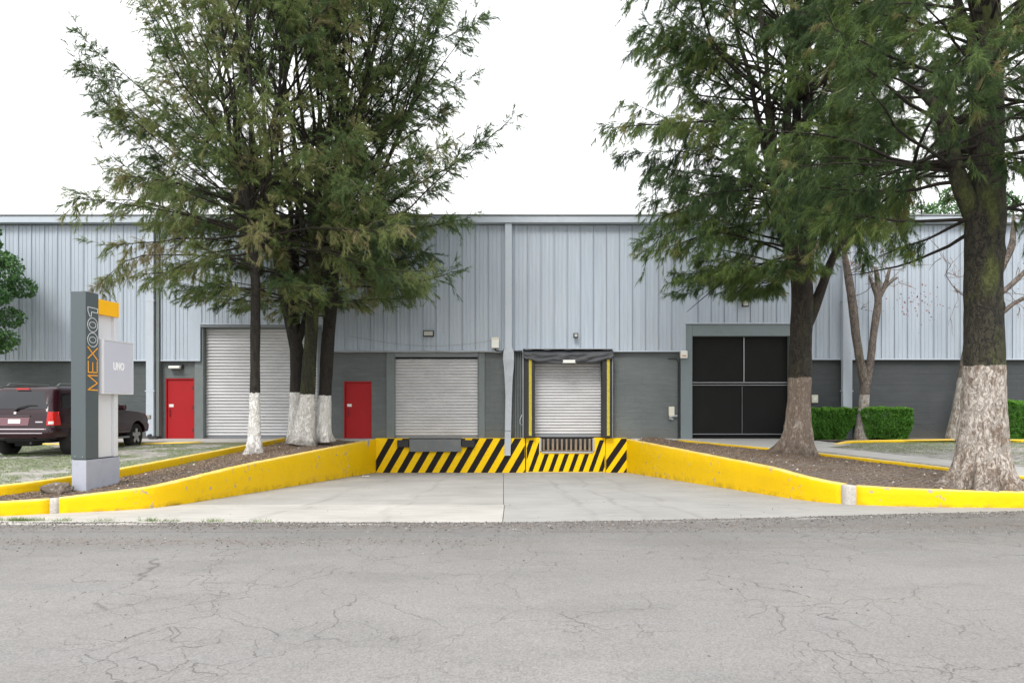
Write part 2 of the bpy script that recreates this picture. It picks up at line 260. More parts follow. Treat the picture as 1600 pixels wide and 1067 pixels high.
def setmat(me, mats):
    for m in (mats if isinstance(mats, list) else [mats]): me.materials.append(m)
ROOT = {}
def props(o, label=None, cat=None, group=None, kind=None):
    if label: o['label'] = label
    if cat: o['category'] = cat
    if group: o['group'] = group
    if kind: o['kind'] = kind
    return o
def thing(name, loc, label, cat, group=None, rz=0):
    o = bpy.data.objects.new(name, None); S.collection.objects.link(o); o.empty_display_size = .2
    o.location = loc; o.rotation_euler.z = rz; ROOT[o.name] = Vector(loc)
    return props(o, label, cat, group)
def link(name, me, parent=None, loc=(0, 0, 0), **k):
    o = bpy.data.objects.new(name, me); S.collection.objects.link(o); o.location = loc
    if parent: o.parent = parent; ROOT[o.name] = ROOT.get(parent.name, Vector())
    return props(o, **k)
def rootof(p):
    return ROOT.get(p.name, Vector()) if p else Vector()
class MB:
    """collects geometry in world coordinates (or local ones) and links it as one mesh object"""
    def __init__(s): s.v = []; s.f = []; s.mi = []
    def face(s, pts, m=0):
        b = len(s.v); s.v += [tuple(p) for p in pts]; s.f.append(tuple(range(b, b+len(pts)))); s.mi.append(m); return s
    def box(s, x0, x1, y0, y1, z0, z1, m=0):
        b = len(s.v); s.v += [(x, y, z) for z in (z0, z1) for y in (y0, y1) for x in (x0, x1)]
        for q in ((0, 2, 3, 1), (4, 5, 7, 6), (0, 1, 5, 4), (2, 6, 7, 3), (0, 4, 6, 2), (1, 3, 7, 5)): s.f.append(tuple(b+i for i in q)); s.mi.append(m)
        return s
    def prism(s, pts, h, m=0):
        """pts: polygon as 3D points, h: offset vector"""
        b = len(s.v); n = len(pts); h = Vector(h); s.v += [tuple(p) for p in pts]+[tuple(Vector(p)+h) for p in pts]
        s.f.append(tuple(range(b, b+n))); s.f.append(tuple(range(b+2*n-1, b+n-1, -1))); s.mi += [m, m]
        for i in range(n): j = (i+1) % n; s.f.append((b+i, b+n+i, b+n+j, b+j)); s.mi.append(m)
        return s
    def grid(s, P, closed_u=False, m=0):
        b = len(s.v); nu = len(P); nv = len(P[0]); s.v += [tuple(p) for r in P for p in r]
        for i in range(nu-(0 if closed_u else 1)):
            for j in range(nv-1):
                a = b+i*nv+j; c = b+((i+1) % nu)*nv+j; s.f.append((a, c, c+1, a+1)); s.mi.append(m)
        return s
    def tube(s, path, rad, n=6, cap=True, closed=False, m=0):
        path = [Vector(p) for p in path]; k = len(path); b = len(s.v); up = Vector((0, 0, 1)); prev = None
        for i, p in enumerate(path):
            a = path[(i-1) % k] if closed or i else path[0]; c = path[(i+1) % k] if closed or i < k-1 else path[-1]
            d = (c-a).normalized() if (c-a).length > 1e-9 else Vector((0, 0, 1))
            if prev is None:
                x = d.cross(up if abs(d.z) < .95 else Vector((1, 0, 0))).normalized()
            else: x = (prev-d*prev.dot(d)).normalized()
            prev = x; y = d.cross(x); r = rad[i] if isinstance(rad, (list, tuple)) else rad
            for j in range(n):
                an = 2*math.pi*j/n; s.v.append(tuple(p+(x*math.cos(an)+y*math.sin(an))*r))
        for i in range(k if closed else k-1):
            for j in range(n):
                a = b+i*n+j; a2 = b+i*n+(j+1) % n; c = b+((i+1) % k)*n+j; c2 = b+((i+1) % k)*n+(j+1) % n
                s.f.append((a, a2, c2, c)); s.mi.append(m)
        if cap and not closed: s.f.append(tuple(b+j for j in range(n))[::-1]); s.f.append(tuple(b+(k-1)*n+j for j in range(n))); s.mi += [m, m]
        return s
    def lathe(s, prof, c, axis='x', n=24, m=0):
        """prof: list of (r, h) revolved round an axis through c"""
        P = []
        for i in range(n):
            a = 2*math.pi*i/n; row = []
            for r, h in prof:
                u, w = r*math.cos(a), r*math.sin(a)
                row.append((c[0]+h, c[1]+u, c[2]+w) if axis == 'x' else (c[0]+u, c[1]+w, c[2]+h) if axis == 'z' else (c[0]+u, c[1]+h, c[2]+w))
            P.append(row)
        return s.grid(P, True, m)
    def mesh(s, name, mats, smooth=False, off=Vector((0, 0, 0)), fix=True):
        me = bpy.data.meshes.new(name); me.from_pydata([(x-off[0], y-off[1], z-off[2]) for x, y, z in s.v], [], s.f); setmat(me, mats)
        if any(s.mi): me.polygons.foreach_set('material_index', s.mi)
        if fix:
            bm = bmesh.new(); bm.from_mesh(me); bmesh.ops.recalc_face_normals(bm, faces=bm.faces); bm.to_mesh(me); bm.free()
        if smooth: me.polygons.foreach_set('use_smooth', [True]*len(me.polygons))
        return me
    def build(s, name, mats, parent=None, smooth=False, bevel=0, seg=1, label=None, cat=None, group=None, kind=None, fix=True):
        me = s.mesh(name, mats, smooth, rootof(parent), fix); o = link(name, me, parent, label=label, cat=cat, group=group, kind=kind)
        if bevel:
            md = o.modifiers.new('bevel', 'BEVEL'); md.width = bevel; md.segments = seg; md.limit_method = 'ANGLE'
        return o
def npmesh(name, V, Fc, mat, tone=None, parent=None, smooth=False, **k):
    """V (n,3) world, Fc (m,3|4) int, tone per vertex"""
    me = bpy.data.meshes.new(name); V = np.asarray(V, np.float32); off = rootof(parent)
    V = V-np.array(off, np.float32)
    Fc = np.asarray(Fc, np.int32); me.vertices.add(len(V)); me.vertices.foreach_set('co', V.ravel())
    me.loops.add(Fc.size); me.loops.foreach_set('vertex_index', Fc.ravel()); me.polygons.add(len(Fc))
    me.polygons.foreach_set('loop_start', np.arange(0, Fc.size, Fc.shape[1], dtype=np.int32))
    if smooth: me.polygons.foreach_set('use_smooth', np.ones(len(Fc), bool))
    me.update(calc_edges=True); setmat(me, mat)
    if tone is not None:
        a = me.attributes.new('tone', 'FLOAT', 'POINT'); a.data.foreach_set('value', np.asarray(tone, np.float32))
    return link(name, me, parent, **k)

# ---------------------------------------------------------------- plan of the place
YE = [(-60, 9.75), (-7.3, 9.78), (0, 9.78), (1.86, 9.95), (3.8, 10.18), (5.9, 10.52), (8.15, 10.85), (14, 10.95), (60, 10.95)]
def ye(x): return interp(x, YE)
def zr(x, y): e = ye(x); return -.686*max(0, y-e)/(24.2-e)
LW = [(-4.83, 24.2, .50), (-5.69, 15.18, .398), (-5.98, 12.6, .31), (-6.16, 11.75, .272), (-6.45, 11.4, .25), (-6.80, 11.16, .226), (-7.34, 10.84, .185), (-7.82, 10.52, .180), (-8.6, 10.22, .18), (-10, 10.05, .18), (-14, 10.02, .18), (-45, 10.0, .18)]
RW = [(4.04, 24.2, .50), (5.32, 14.2, .392), (5.50, 13.0, .325), (5.86, 12.15, .272), (6.5, 11.72, .255), (7.4, 11.42, .245), (8.45, 11.27, .238), (11, 11.17, .23), (16, 11.12, .23), (45, 11.1, .23)]
LK = [(-7.70, 23.3), (-7.75, 19.9), (-7.95, 13.96), (-8.2, 12.3), (-8.55, 11.4), (-9.3, 10.95), (-11, 10.75), (-45, 10.7)]
RK = [(5.48, 22.6), (6.5, 20.6), (7.32, 19.0), (8.15, 17.0), (9.10, 14.3), (9.55, 13.0), (10.4, 12.3), (12, 11.95), (45, 11.8)]
def zl(y): return .22+(min(max(y, 11), 23)-11)*.0225
def resample(path, step, smooth=True):
    P = [np.array(p, float) for p in path]
    if smooth:      # Catmull-Rom through the points
        out = []
        for i in range(len(P)-1):
            a = P[max(i-1, 0)]; b = P[i]; c = P[i+1]; d = P[min(i+2, len(P)-1)]; L = np.linalg.norm((c-b)[:2]); n = max(1, int(L/step))
            if L > 6: m1 = (c-b); m2 = (c-b)
            else: m1 = (c-a)/2*min(1, L/max(np.linalg.norm((b-a)[:2]), 1e-3)) if i else (c-b); m2 = (d-b)/2*min(1, L/max(np.linalg.norm((d-c)[:2]), 1e-3)) if i < len(P)-2 else (c-b)
            for k in range(n):
                t_ = k/n; t2, t3 = t_*t_, t_*t_*t_
                out.append((2*t3-3*t2+1)*b+(t3-2*t2+t_)*m1+(-2*t3+3*t2)*c+(t3-t2)*m2)
        out.append(P[-1]); return out
    return P
def offs(path, d):
    out = []
    for i, p in enumerate(path):
        a = path[max(i-1, 0)]; b = path[min(i+1, len(path)-1)]; tx, ty = b[0]-a[0], b[1]-a[1]; L = math.hypot(tx, ty) or 1
        q = np.array(p, float).copy(); q[0] += -ty/L*d; q[1] += tx/L*d; out.append(q)
    return out
def wall_sweep(name, path, side, th, zbot, mat, parent=None, amp=.006, back=.35, **k):
    """low painted wall or kerb swept along its front foot; side=+1 puts its thickness to the left of travel"""
    fr = offs(path, 0); bk = offs(path, side*th); V = []; H = []; n = len(path); bv = .018
    for i in range(n):
        x, y, zt = path[i]; zb = zbot(x, y); bx, by = bk[i][0], bk[i][1]; ux, uy = (bx-x)/th, (by-y)/th
        prof = [(0, zb-.12, 0), (0, zb, 0), (.0, lerp(zb, zt, .3), .3), (.0, lerp(zb, zt, .6), .6), (0, zt-bv, .93), (bv*.4, zt-bv*.3, .97), (bv, zt, 1), (th/2, zt+.003, 1), (th-bv, zt, 1), (th, zt-bv, .95), (th, zt-back, .5)]
        for d, z, h in prof:
            q = Vector((x+ux*d, y+uy*d, z)); nn = mnoise.noise(q*2.1)*amp*1.6+mnoise.noise(q*9)*amp
            V.append((q.x-ux*nn, q.y-uy*nn, q.z+(mnoise.noise(q*3.3+Vector((7, 3, 1)))*amp if h > .9 else 0))); H.append(h)
    m = 11; b = MB(); b.v = V
    for i in range(n-1):
        for j in range(m-1): b.f.append((i*m+j, (i+1)*m+j, (i+1)*m+j+1, i*m+j+1)); b.mi.append(0)
    b.f.append(tuple(range(m))); b.f.append(tuple((n-1)*m+j for j in range(m))[::-1]); b.mi += [0, 0]
    o = b.build(name, mat, parent, smooth=False, **k)
    a = o.data.attributes.new('hgt', 'FLOAT', 'POINT'); a.data.foreach_set('value', H)
    o.data.polygons.foreach_set('use_smooth', [True]*len(o.data.polygons)); return o

# ---------------------------------------------------------------- ground, road, ramp
b = MB(); G = 900
for x0, x1, y0, y1 in ((-G, G, -G, 9.0), (-G, G, 70, G), (-G, -45, 9, 70), (45, G, 9, 70)): b.face([(x0, y0, -.06), (x1, y0, -.06), (x1, y1, -.06), (x0, y1, -.06)])
b.build('ground', M['lotsoil'], kind='structure')
# road sheet with a ragged front lip
xs = np.concatenate([np.linspace(-60, -12, 60), np.linspace(-11.9, 14, 520), np.linspace(14.1, 60, 60)])
rows = []
for k, fr in enumerate((-14, -2, 2, 6, None, None)):
    row = []
    for x in xs:
        e = ye(x)+.05*mnoise.noise(Vector((x*1.3, 0, 5)))+.035*mnoise.noise(Vector((x*6, 3, 0)))+.02*mnoise.noise(Vector((x*19, 3, 0)))
        row.append((x, fr, .0) if fr is not None else ((x, e-.03, .0) if k == 4 else (x, e, -.035)))
    rows.append(row)
MB().grid(rows).build('road', M['asphalt'], kind='structure', smooth=True)
MB().box(-60, 60, -17.2, -14, -.05, .13).build('far_pavement', M['path'], kind='structure', bevel=.02)
# concrete ramp, cast in slabs with open joints
Lp = resample([p[:2]+(0,) for p in LW], .25); Rp = resample([p[:2]+(0,) for p in RW], .25)
lx = sorted([(p[1], p[0]) for p in Lp if p[1] > 11.9]); rx = sorted([(p[1], p[0]) for p in Rp if p[1] > 12.2])
ly = sorted([(p[0], p[1]) for p in Lp]); ry = sorted([(p[0], p[1]) for p in Rp])
ramp = link('loading_ramp', None, kind='structure'); JY = 12.35; CX = lambda y: -.12-(y-9.8)*.0125
MB().face([(-12, 9.5, -.75), (14, 9.5, -.75), (14, 24.4, -.75), (-12, 24.4, -.75)]).build('ramp_bed', M['soil'], ramp)
def slab_grid(fx0, fx1, fy0, fy1, nx, ny, mat, lab=None):
    P = []
    for i in range(nx+1):
        row = []
        for j in range(ny+1):
            v = j/ny; u = i/nx
            if fy1 is None: pass
            x, y = fx0(u, v), 0
            row.append((x, y))
        P.append(row)
def slab(pts2d, mat, label=None):
    """pts2d: grid [i][j] of (x, y)"""
    top = [[(x, y, zr(x, y)+.004*mnoise.noise(Vector((x, y, 0)))) for x, y in r] for r in pts2d]
    b = MB().grid(top); edge = [r[0] for r in top]+top[-1][1:]+[r[-1] for r in top[::-1]][1:]+top[0][::-1][1:]
    b.grid([[p, (p[0], p[1], p[2]-.12)] for p in edge]); o = b.build('concrete_slab', mat, ramp, fix=True)
    if label: o['label'] = label
g = .011
def wl_y(x): return interp(x, ly) if x < -6.1 else JY
def wr_y(x): return interp(x, ry) if x > 5.75 else JY
for lo, hi, mat, lab in ((-6.6, -.1, 'slabB', 'pale whitish slab at the ramp mouth'), (-12, -6.6, 'slabB', None), (0, 6.6, 'slabC', None), (6.6, 14, 'slabC', None)):
    n = 40; P = []
    for i in range(n+1):
        x = lerp(lo, hi, i/n); row = []
        if lo == 0: x0 = lerp(CX(11)+g/2, hi, i/n)
        elif hi == -.1: x0 = lerp(lo, CX(11)-g/2, i/n)
        else: x0 = x
        if lo in (-6.6,) or lo == 0: pass
        y1 = (min(JY-g/2, wl_y(x0)+.15) if x0 < 0 else min(JY-g/2, wr_y(x0)+.15))
        for j in range(9): row.append((x0+(g/2 if i == 0 and lo not in (0,) else 0)-(g/2 if i == n and hi != -.1 else 0), lerp(ye(x0)-.25, y1, j/8)))
        P.append(row)
    slab(P, M[mat], lab)
for side in (-1, 1):
    for ya, yb in ((JY, 18.3), (18.3, 24.3)):
        P = []
        for i in range(13):
            row = []
            for j in range(13):
                y = lerp(ya+g/2, yb-g/2, j/12); w = interp(y, lx)-.1 if side < 0 else interp(y, rx)+.1; c = CX(y)+side*g/2
                row.append((lerp(w, c, i/12), y) if side < 0 else (lerp(c, w, i/12), y))
            P.append(row)
        slab(P, M['slabA' if side < 0 else 'slabC'])

# retaining walls and street kerbs
def split(path, i0, i1): return path[i0:i1]
Lf = resample(LW, .12); Rf = resample(RW, .12)
iL = min(range(len(Lf)), key=lambda i: abs(Lf[i][0]+7.33) if Lf[i][1] < 12 else 9)
iR = min(range(len(Rf)), key=lambda i: math.hypot(Rf[i][0]-5.92, Rf[i][1]-12.08))
wt = thing('retaining_wall', (-5.3, 18, 0), 'yellow painted concrete wall along the left side of the loading ramp', 'wall', 'yellow walls flanking the loading ramp')
wall_sweep('wall_body', Lf[:iL], -1, .2, zr, M['yellow'], wt)
kt = thing('kerb', (-9, 10.2, 0), 'low yellow street kerb left of the mortared joint, by the sign pillar', 'kerb')
wall_sweep('kerb_body', Lf[iL:], -1, .2, zr, M['yellow'], kt, amp=.004)
wall_sweep('mortar_joint', [p-np.array([0, 0, .006]) for p in Lf[iL-1:iL+1]], -1, .195, zr, M['mortar'], kt, amp=.003)
wt2 = thing('retaining_wall', (4.6, 18, 0), 'yellow painted concrete wall along the right side of the loading ramp, chipped at its street end', 'wall', 'yellow walls flanking the loading ramp')
wall_sweep('wall_body', Rf[:iR], 1, .2, zr, M['yellow'], wt2)
kt2 = thing('kerb', (9, 11.3, 0), 'worn yellow street kerb right of the cracked bare patch, under the big tree', 'kerb')
wall_sweep('kerb_body', Rf[iR+1:], 1, .2, zr, M['yellow_worn'], kt2, amp=.006)
wall_sweep('bare_joint', [p-np.array([0, 0, .012]) for p in Rf[iR-1:iR+2]], 1, .19, zr, M['mortar'], kt2, amp=.02)
def soilz_in_L(y): return lerp(.12, .45, min(1, max(0, (y-11)/12)))
Lk = resample([(p[0], p[1], zl(p[1])+.10) for p in LK], .25); Rk = resample([(p[0], p[1], zl(p[1])+.075) for p in RK], .25)
kb = wall_sweep('kerb', Lk, -1, .15, lambda x, y: zl(y)-.08, M['yellow'], amp=.005)
props(kb, 'low yellow kerb between the left planting bed and the grassy parking pavers', 'kerb')
kb = wall_sweep('kerb', Rk, 1, .15, lambda x, y: zl(y)-.08, M['yellow'], amp=.005)
props(kb, 'low yellow kerb between the right planting bed and the concrete path', 'kerb')
# planting beds
def bed(name, A, B, n, m, fz):
    P = []
    for i in range(n+1):
        u = i/n; a = A[int(u*(len(A)-1))]; c = B[int(u*(len(B)-1))]; row = []
        for j in range(m+1):
            v = j/m; x = lerp(a[0], c[0], v); y = lerp(a[1], c[1], v); row.append((x, y, fz(x, y, u, v)))
        P.append(row)
    return MB().grid(P).build(name, M['soil'], kind='structure', smooth=True)
def by_arc(path, n):
    P = np.array([p[:3] for p in path]); d = np.r_[0, np.cumsum(np.hypot(*np.diff(P[:, :2], axis=0).T))]; s = np.linspace(0, d[-1], n)
    return [np.array([np.interp(q, d, P[:, k]) for k in range(3)]) for q in s]
Lfront = by_arc([p for p in offs(Lf, -.14) if p[0] > -16], 160); Lback = by_arc([p for p in Lk if p[0] > -16], 160)
def zbL(x, y, u, v):
    a = Lfront[int(u*159)][2]-.035; c = soilz_in_L(y)
    return lerp(a, c, v)+.05*math.sin(math.pi*v)+.02*mnoise.noise(Vector((x*1.5, y*1.5, 0)))+.012*mnoise.noise(Vector((x*6, y*6, 0)))
Lb = [np.array([-7.6, 24.2, .49])]*0+Lback
bed('planting_bed', Lfront, Lback, 159, 16, zbL)
Rfront = by_arc([p for p in offs(Rf, .14) if p[0] < 18], 160); Rback = by_arc([np.array([5.4, 24.3, .52])]+[p for p in Rk if p[0] < 18], 160)
def zbR(x, y, u, v):
    a = Rfront[int(u*159)][2]-.03; c = zl(y)+.01
    return lerp(a, c, v)+.05*math.sin(math.pi*v)+.02*mnoise.noise(Vector((x*1.5, y*1.5, 0)))+.012*mnoise.noise(Vector((x*6, y*6, 0)))
bed('planting_bed', Rfront, Rback, 159, 16, zbR)
# parking lots: soil base then pavers
def sheet(name, pts, mat, z=0., kind='structure', nx=1):
    b = MB()
    for q in pts: b.face([(x, y, zl(y)+z) for x, y in q])
    return b.build(name, mat, kind=kind)
def lkx(y): return interp(y, sorted([(p[1], p[0]) for p in LK[:6]]))
def rkx(y): return interp(y, sorted([(p[1], p[0]) for p in RK[:7]]))
ysl = [10.75, 11, 11.4, 12.3, 14, 17, 20, 23, 24.3]
PGL = sheet('parking_ground', [[(-45, a), (lkx(a)-.07 if a > 11 else -9.3, a), (lkx(c)-.07 if c > 11 else -9.0, c), (-45, c)] for a, c in zip(ysl[:-1], ysl[1:])], M['lotsoil'])
ysr = [11.9, 12.3, 13, 14.3, 17, 19, 20.6, 22.6, 24.3]
PGR = sheet('parking_ground', [[(rkx(a)+.07, a), (45, a), (45, c), (rkx(c)+.07, c)] for a, c in zip(ysr[:-1], ysr[1:])], M['lotsoil'])
def pavers(name, inside, x0, x1, y0, y1, par):
    w, h, gp = .215, .108, .012; V = []; Fc = []; T = []; near = []
    seen = lambda x, y: abs((x+w/2)/(y+h/2)) < .76
    for j in range(int((y1-y0)/h)):
        for i in range(int((x1-x0)/w)):
            x = x0+i*w+(w/2 if j % 2 else 0); y = y0+j*h
            if inside(x+w/2, y+h/2) and seen(x, y): near.append((math.hypot(x, y), round(x, 3), round(y, 3)))
    near.sort(); single = {(a, c) for d, a, c in near[:300]}; kinds = []
    for k in range(8):
        me = bpy.data.meshes.new('paving_stone'); z0, z1 = random.uniform(-.004, .004), random.uniform(-.004, .004); b_ = .006
        lo = [(gp/2, gp/2), (w-gp/2, gp/2), (w-gp/2, h-gp/2), (gp/2, h-gp/2)]; hi = [(gp/2+b_, gp/2+b_), (w-gp/2-b_, gp/2+b_), (w-gp/2-b_, h-gp/2-b_), (gp/2+b_, h-gp/2-b_)]
        vv = [(a, c, -.03) for a, c in lo]+[(a, c, -.005) for a, c in lo]+[(a, c, (z0 if a < w/2 else z1)) for a, c in hi]
        me.from_pydata(vv, [], [(8, 9, 10, 11)]+[(q+4*m_, (q+1) % 4+4*m_, (q+1) % 4+4+4*m_, q+4+4*m_) for m_ in (0, 1) for q in range(4)]); me.materials.append(M['paver'])
        at = me.attributes.new('tone', 'FLOAT', 'POINT'); at.data.foreach_set('value', [k/7]*12); kinds.append(me)
    ny = int((y1-y0)/h); nx = int((x1-x0)/w)
    for j in range(ny):
        for i in range(nx):
            x = x0+i*w+(w/2 if j % 2 else 0); y = y0+j*h
            if not inside(x+w/2, y+h/2): continue
            if (round(x, 3), round(y, 3)) in single:
                link('paving_stone', random.choice(kinds), par, (x, y, zl(y)+.012+random.uniform(-.004, .004))); continue
            z = zl(y)+.012+random.uniform(-.004, .004); dz = random.uniform(-.004, .004); b0 = len(V)
            for q, (px, py) in enumerate(((x+gp/2, y+gp/2), (x+w-gp/2, y+gp/2), (x+w-gp/2, y+h-gp/2), (x+gp/2, y+h-gp/2))):
                V.append((px, py, z-.03)); V.append((px, py, z+(dz if q in (1, 2) else -dz)))
            Fc += [(b0+1, b0+3, b0+5, b0+7)]+[(b0+2*k, b0+(2*k+2) % 8, b0+(2*k+3) % 8, b0+2*k+1) for k in range(4)]
            T += [random.random()]*8
    return npmesh(name, V, Fc, M['paver'], T, kind='stuff')
inL = lambda x, y: x < lkx(y)-.22 and x > -16.5 and y < 21.3-.0*x
PATH = [(8.28, 9.07, 20.3), (8.15, 9.9, 18.1), (9.6, 10.9, 14.8), (10.0, 11.6, 13.4)]
pl = [(13.0, 10.1), (14.8, 9.72), (18.1, 8.75), (20.3, 8.0)]; pr = [(13.0, 11.9), (14.8, 11.25), (18.1, 9.95), (20.3, 9.3)]
inR = lambda x, y: x > (rkx(y)+.25) and x < 21 and not (interp(y, pl)-.05 < x < interp(y, pr)+.05) and y < 22.0 and not (y > 20.3 and x < 10.3)
pavers('paving_stones', inL, -16.5, -7.5, 10.9, 21.3, PGL); pavers('paving_stones', inR, 5.6, 21, 12.1, 22, PGR)
# concrete path and aprons
b = MB(); ps = [12.6, 13.4, 14.8, 16.4, 18.1, 20.3]
for a, c in zip(ps[:-1], ps[1:]):
    b.prism([(interp(a, pl), a, zl(a)+.022), (interp(a, pr), a, zl(a)+.022), (interp(c, pr), c-.012, zl(c)+.022), (interp(c, pl), c-.012, zl(c)+.022)], (0, 0, -.08))
b.build('footpath', M['path'], kind='structure')
MB().prism([(5.75, 22.75, zl(22.7)+.02), (7.55, 19.4, zl(19.4)+.02), (8.0, 20.3, zl(20.3)+.022), (9.3, 20.3, zl(20.3)+.022), (10.6, 21.3, zl(21.3)+.022), (10.25, 23.1, .51), (10.15, 24.34, .51), (5.7, 24.34, .51)], (0, 0, -.1)).build('door_apron', M['path'], kind='structure')
MB().prism([(-16.5, 21.75, .475), (-7.95, 22.6, .50), (-7.65, 24.34, .51), (-16.5, 24.34, .51)], (0, 0, -.1)).build('walkway', M['path'], kind='structure')
k3 = wall_sweep('kerb', resample([(-30, 21.1, .50), (-16, 21.35, .50), (-12.6, 21.6, .50), (-11.2, 21.9, .50), (-10.2, 22.4, .51)], .4), -1, .14, lambda x, y: .40, M['yellow'], amp=.004)
props(k3, 'low yellow kerb behind and in front of the parked car at the wall walkway', 'kerb')
k4 = wall_sweep('kerb', resample([(10.15, 21.2, .50), (10.9, 21.9, .55), (12.5, 22.35, .56), (15.6, 22.75, .57)], .3), 1, .16, lambda x, y: .42, M['yellow'], amp=.004)
props(k4, 'long low yellow kerb edging the hedge bed on the right, left of the big trunk', 'kerb')
k5 = wall_sweep('kerb', resample([(16.2, 22.5, .57), (18, 22.2, .57), (26, 22.0, .57)], .4), 1, .16, lambda x, y: .42, M['yellow'], amp=.004)
props(k5, 'short piece of low yellow kerb at the right edge of the picture, under the last hedge', 'kerb')
MB().grid([[(lerp(10.3, 40, i/60), lerp(22.4 if i > 3 else 22.2, 24.3, j/6), .53+.02*mnoise.noise(Vector((i*.7, j*.7, 0)))) for j in range(7)] for i in range(61)]).build('hedge_bed', M['soil'], kind='structure', smooth=True)
MB().box(-7.65, -4.9, 23.2, 24.34, .3, .512).box(4.24, 5.72, 23.6, 24.34, .3, .515).build('door_landing', M['path'], kind='structure')

# ---------------------------------------------------------------- warehouse
WH = thing('warehouse', (0, 24.35, .5), 'long grey industrial warehouse clad in ribbed steel above dark rendered walls', 'building')
def part(name, mb, mat, parent=WH, **k): return mb.build(name, mat, parent, **k)
ZT = FZ(352, 24.2)
WY = 24.34; pitch = .4638; x_off = FX(804)
zones = [(-44, FX(313), FZ(563)), (FX(313), FX(503), FZ(506)), (FX(503), FX(1071.5), FZ(548.5)), (FX(1071.5), FX(1238), FZ(505)), (FX(1238), 44, FZ(561))]
def panel_profile(w, full):
    if not full: return [(0, .0), (w, .0)]
    pts = [(0, .055), (.015, .055), (.016, -.030), (.046, -.030), (.058, .004), (.145, .004), (.152, -.008), (.176, -.008), (.183, .004), (.285, .004), (.292, -.008), (.316, -.008), (.323, .004), (.425, .004), (.440, -.012), (w, -.012), (w, .055)]
    return pts
cache = {}
def panel(x, w, z0, z1, full):
    key = (round(w, 3), round(z1-z0, 3), full)
    if key not in cache:
        pr = panel_profile(w, full); b = MB(); b.grid([[(px, py, 0), (px, py, z1-z0)] for px, py in pr])
        b.v = b.v; cache[key] = b.mesh('cladding_panel', M['clad'], fix=False)
    link('cladding_panel', cache[key], WH, (x, 24.2-24.35, z0-.5))
for z0x, z1x, zb in zones:
    k = math.floor((z0x-x_off)/pitch)
    x = x_off+k*pitch
    while x < z1x-.01:
        a, c = max(x, z0x), min(x+pitch, z1x)
        if abs(a) < 27: panel(a, c-a, zb, ZT, (c-a) > pitch-.001)
        x += pitch
b = MB()    # cladding far outside the view, joined
for s0, s1, zb in ((-44, -27, FZ(563)), (27, 44, FZ(561))):
    x = s0
    while x < s1: b.grid([[(x+px, 24.2+py, zb), (x+px, 24.2+py, ZT)] for px, py in panel_profile(pitch, True)]); x += pitch
part('cladding_run', b, M['clad'], kind='stuff')
part('cladding_backing', MB().box(-44, 44, 24.262, 24.33, 4.7, 8.2), M['greymetal'])
b = MB()
for (a, c, zb) in zones:
    b.box(a, c, 24.165, 24.262, zb-.028, zb+.012)
part('drip_flashing', b, M['trim'], bevel=.004)
part('roof_fascia', MB().box(-44.3, 44.3, 23.93, 24.26, FZ(351), FZ(341)), M['trim'], bevel=.01)
part('roof_edge', MB().box(-44.35, 44.35, 23.90, 24.4, FZ(341)+.003, FZ(338.2)), M['trimdark'], bevel=.006)
b = MB(); b.box(-44, 44, 24.6, 62, 7.9, 8.2); b.box(-44.2, -43.9, 24.4, 62, -.4, 8.2); b.box(43.9, 44.2, 24.4, 62, -.4, 8.2); b.box(-44, 44, 61.7, 62, -.4, 8.2)
part('roof_and_far_walls', b, M['clad'])
part('roof_screw_vent', MB().box(FX(931), FX(933), 24.5, 24.55, 8.3, FZ(331)), M['trimdark'])
# lower wall between the openings
def wbox(a, c, z0, z1, y0=WY, y1=24.6): return (FX(a), FX(c), y0, y1, z0, z1)
b = MB(); ZC = FZ(548)+.2; zf = .3
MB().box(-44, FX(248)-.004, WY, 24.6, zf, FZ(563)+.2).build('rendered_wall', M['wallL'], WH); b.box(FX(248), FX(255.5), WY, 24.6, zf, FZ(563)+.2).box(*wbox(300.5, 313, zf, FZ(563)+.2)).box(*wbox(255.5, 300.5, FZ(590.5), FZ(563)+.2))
b.box(*wbox(501, 536, zf, ZC)).box(*wbox(579.5, 603, zf, ZC)).box(*wbox(536, 579.5, FZ(595.5), ZC))
b.box(*wbox(757, 803, -.7, ZC)).box(*wbox(803, 834, zf, ZC, 24.40))
b.box(*wbox(945.5, 1063, zf, ZC)).box(*wbox(1240, 1242, zf, FZ(505)))
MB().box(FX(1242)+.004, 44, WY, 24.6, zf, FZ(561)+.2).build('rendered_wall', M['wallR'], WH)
MB().box(-43.8, 43.8, 24.66, 24.72, -1, 7.8).build('sky_gap_backing', M['floor'], WH)  # added dark panel, blocks sky that would show through gaps in the front
for i in range(0, len(b.v), 8): q_ = MB(); q_.v = b.v[i:i+8]; q_.f = [tuple(k-i for k in f_) for f_ in b.f[i//8*6:i//8*6+6]]; q_.mi = [0]*6; part('rendered_wall', q_, M['wall'])
part('door_pilaster', MB().box(*wbox(302.5, 316.2, zf, FZ(511), 24.27, 24.62)), M['pilaster'], bevel=.01)
part('door_pilaster', MB().box(*wbox(603, 616, zf, FZ(549.5), 24.28)), M['pilaster'], bevel=.01)
part('door_pilaster', MB().box(*wbox(747.5, 757.5, zf, FZ(549.5), 24.28)), M['pilaster'], bevel=.01)
part('door_pilaster', MB().box(*wbox(497.5, 502, zf, FZ(511), 24.27, 24.62)), M['pilaster'], bevel=.01)
# ribbed strip beside the dock shelter
for i, px in enumerate((804.5, 808.6, 813)):
    part('wall_rib', MB().box(FX(px), FX(px+1.8), 24.33, 24.40, zf+.2, FZ(550)), M['pilaster'], bevel=.006)
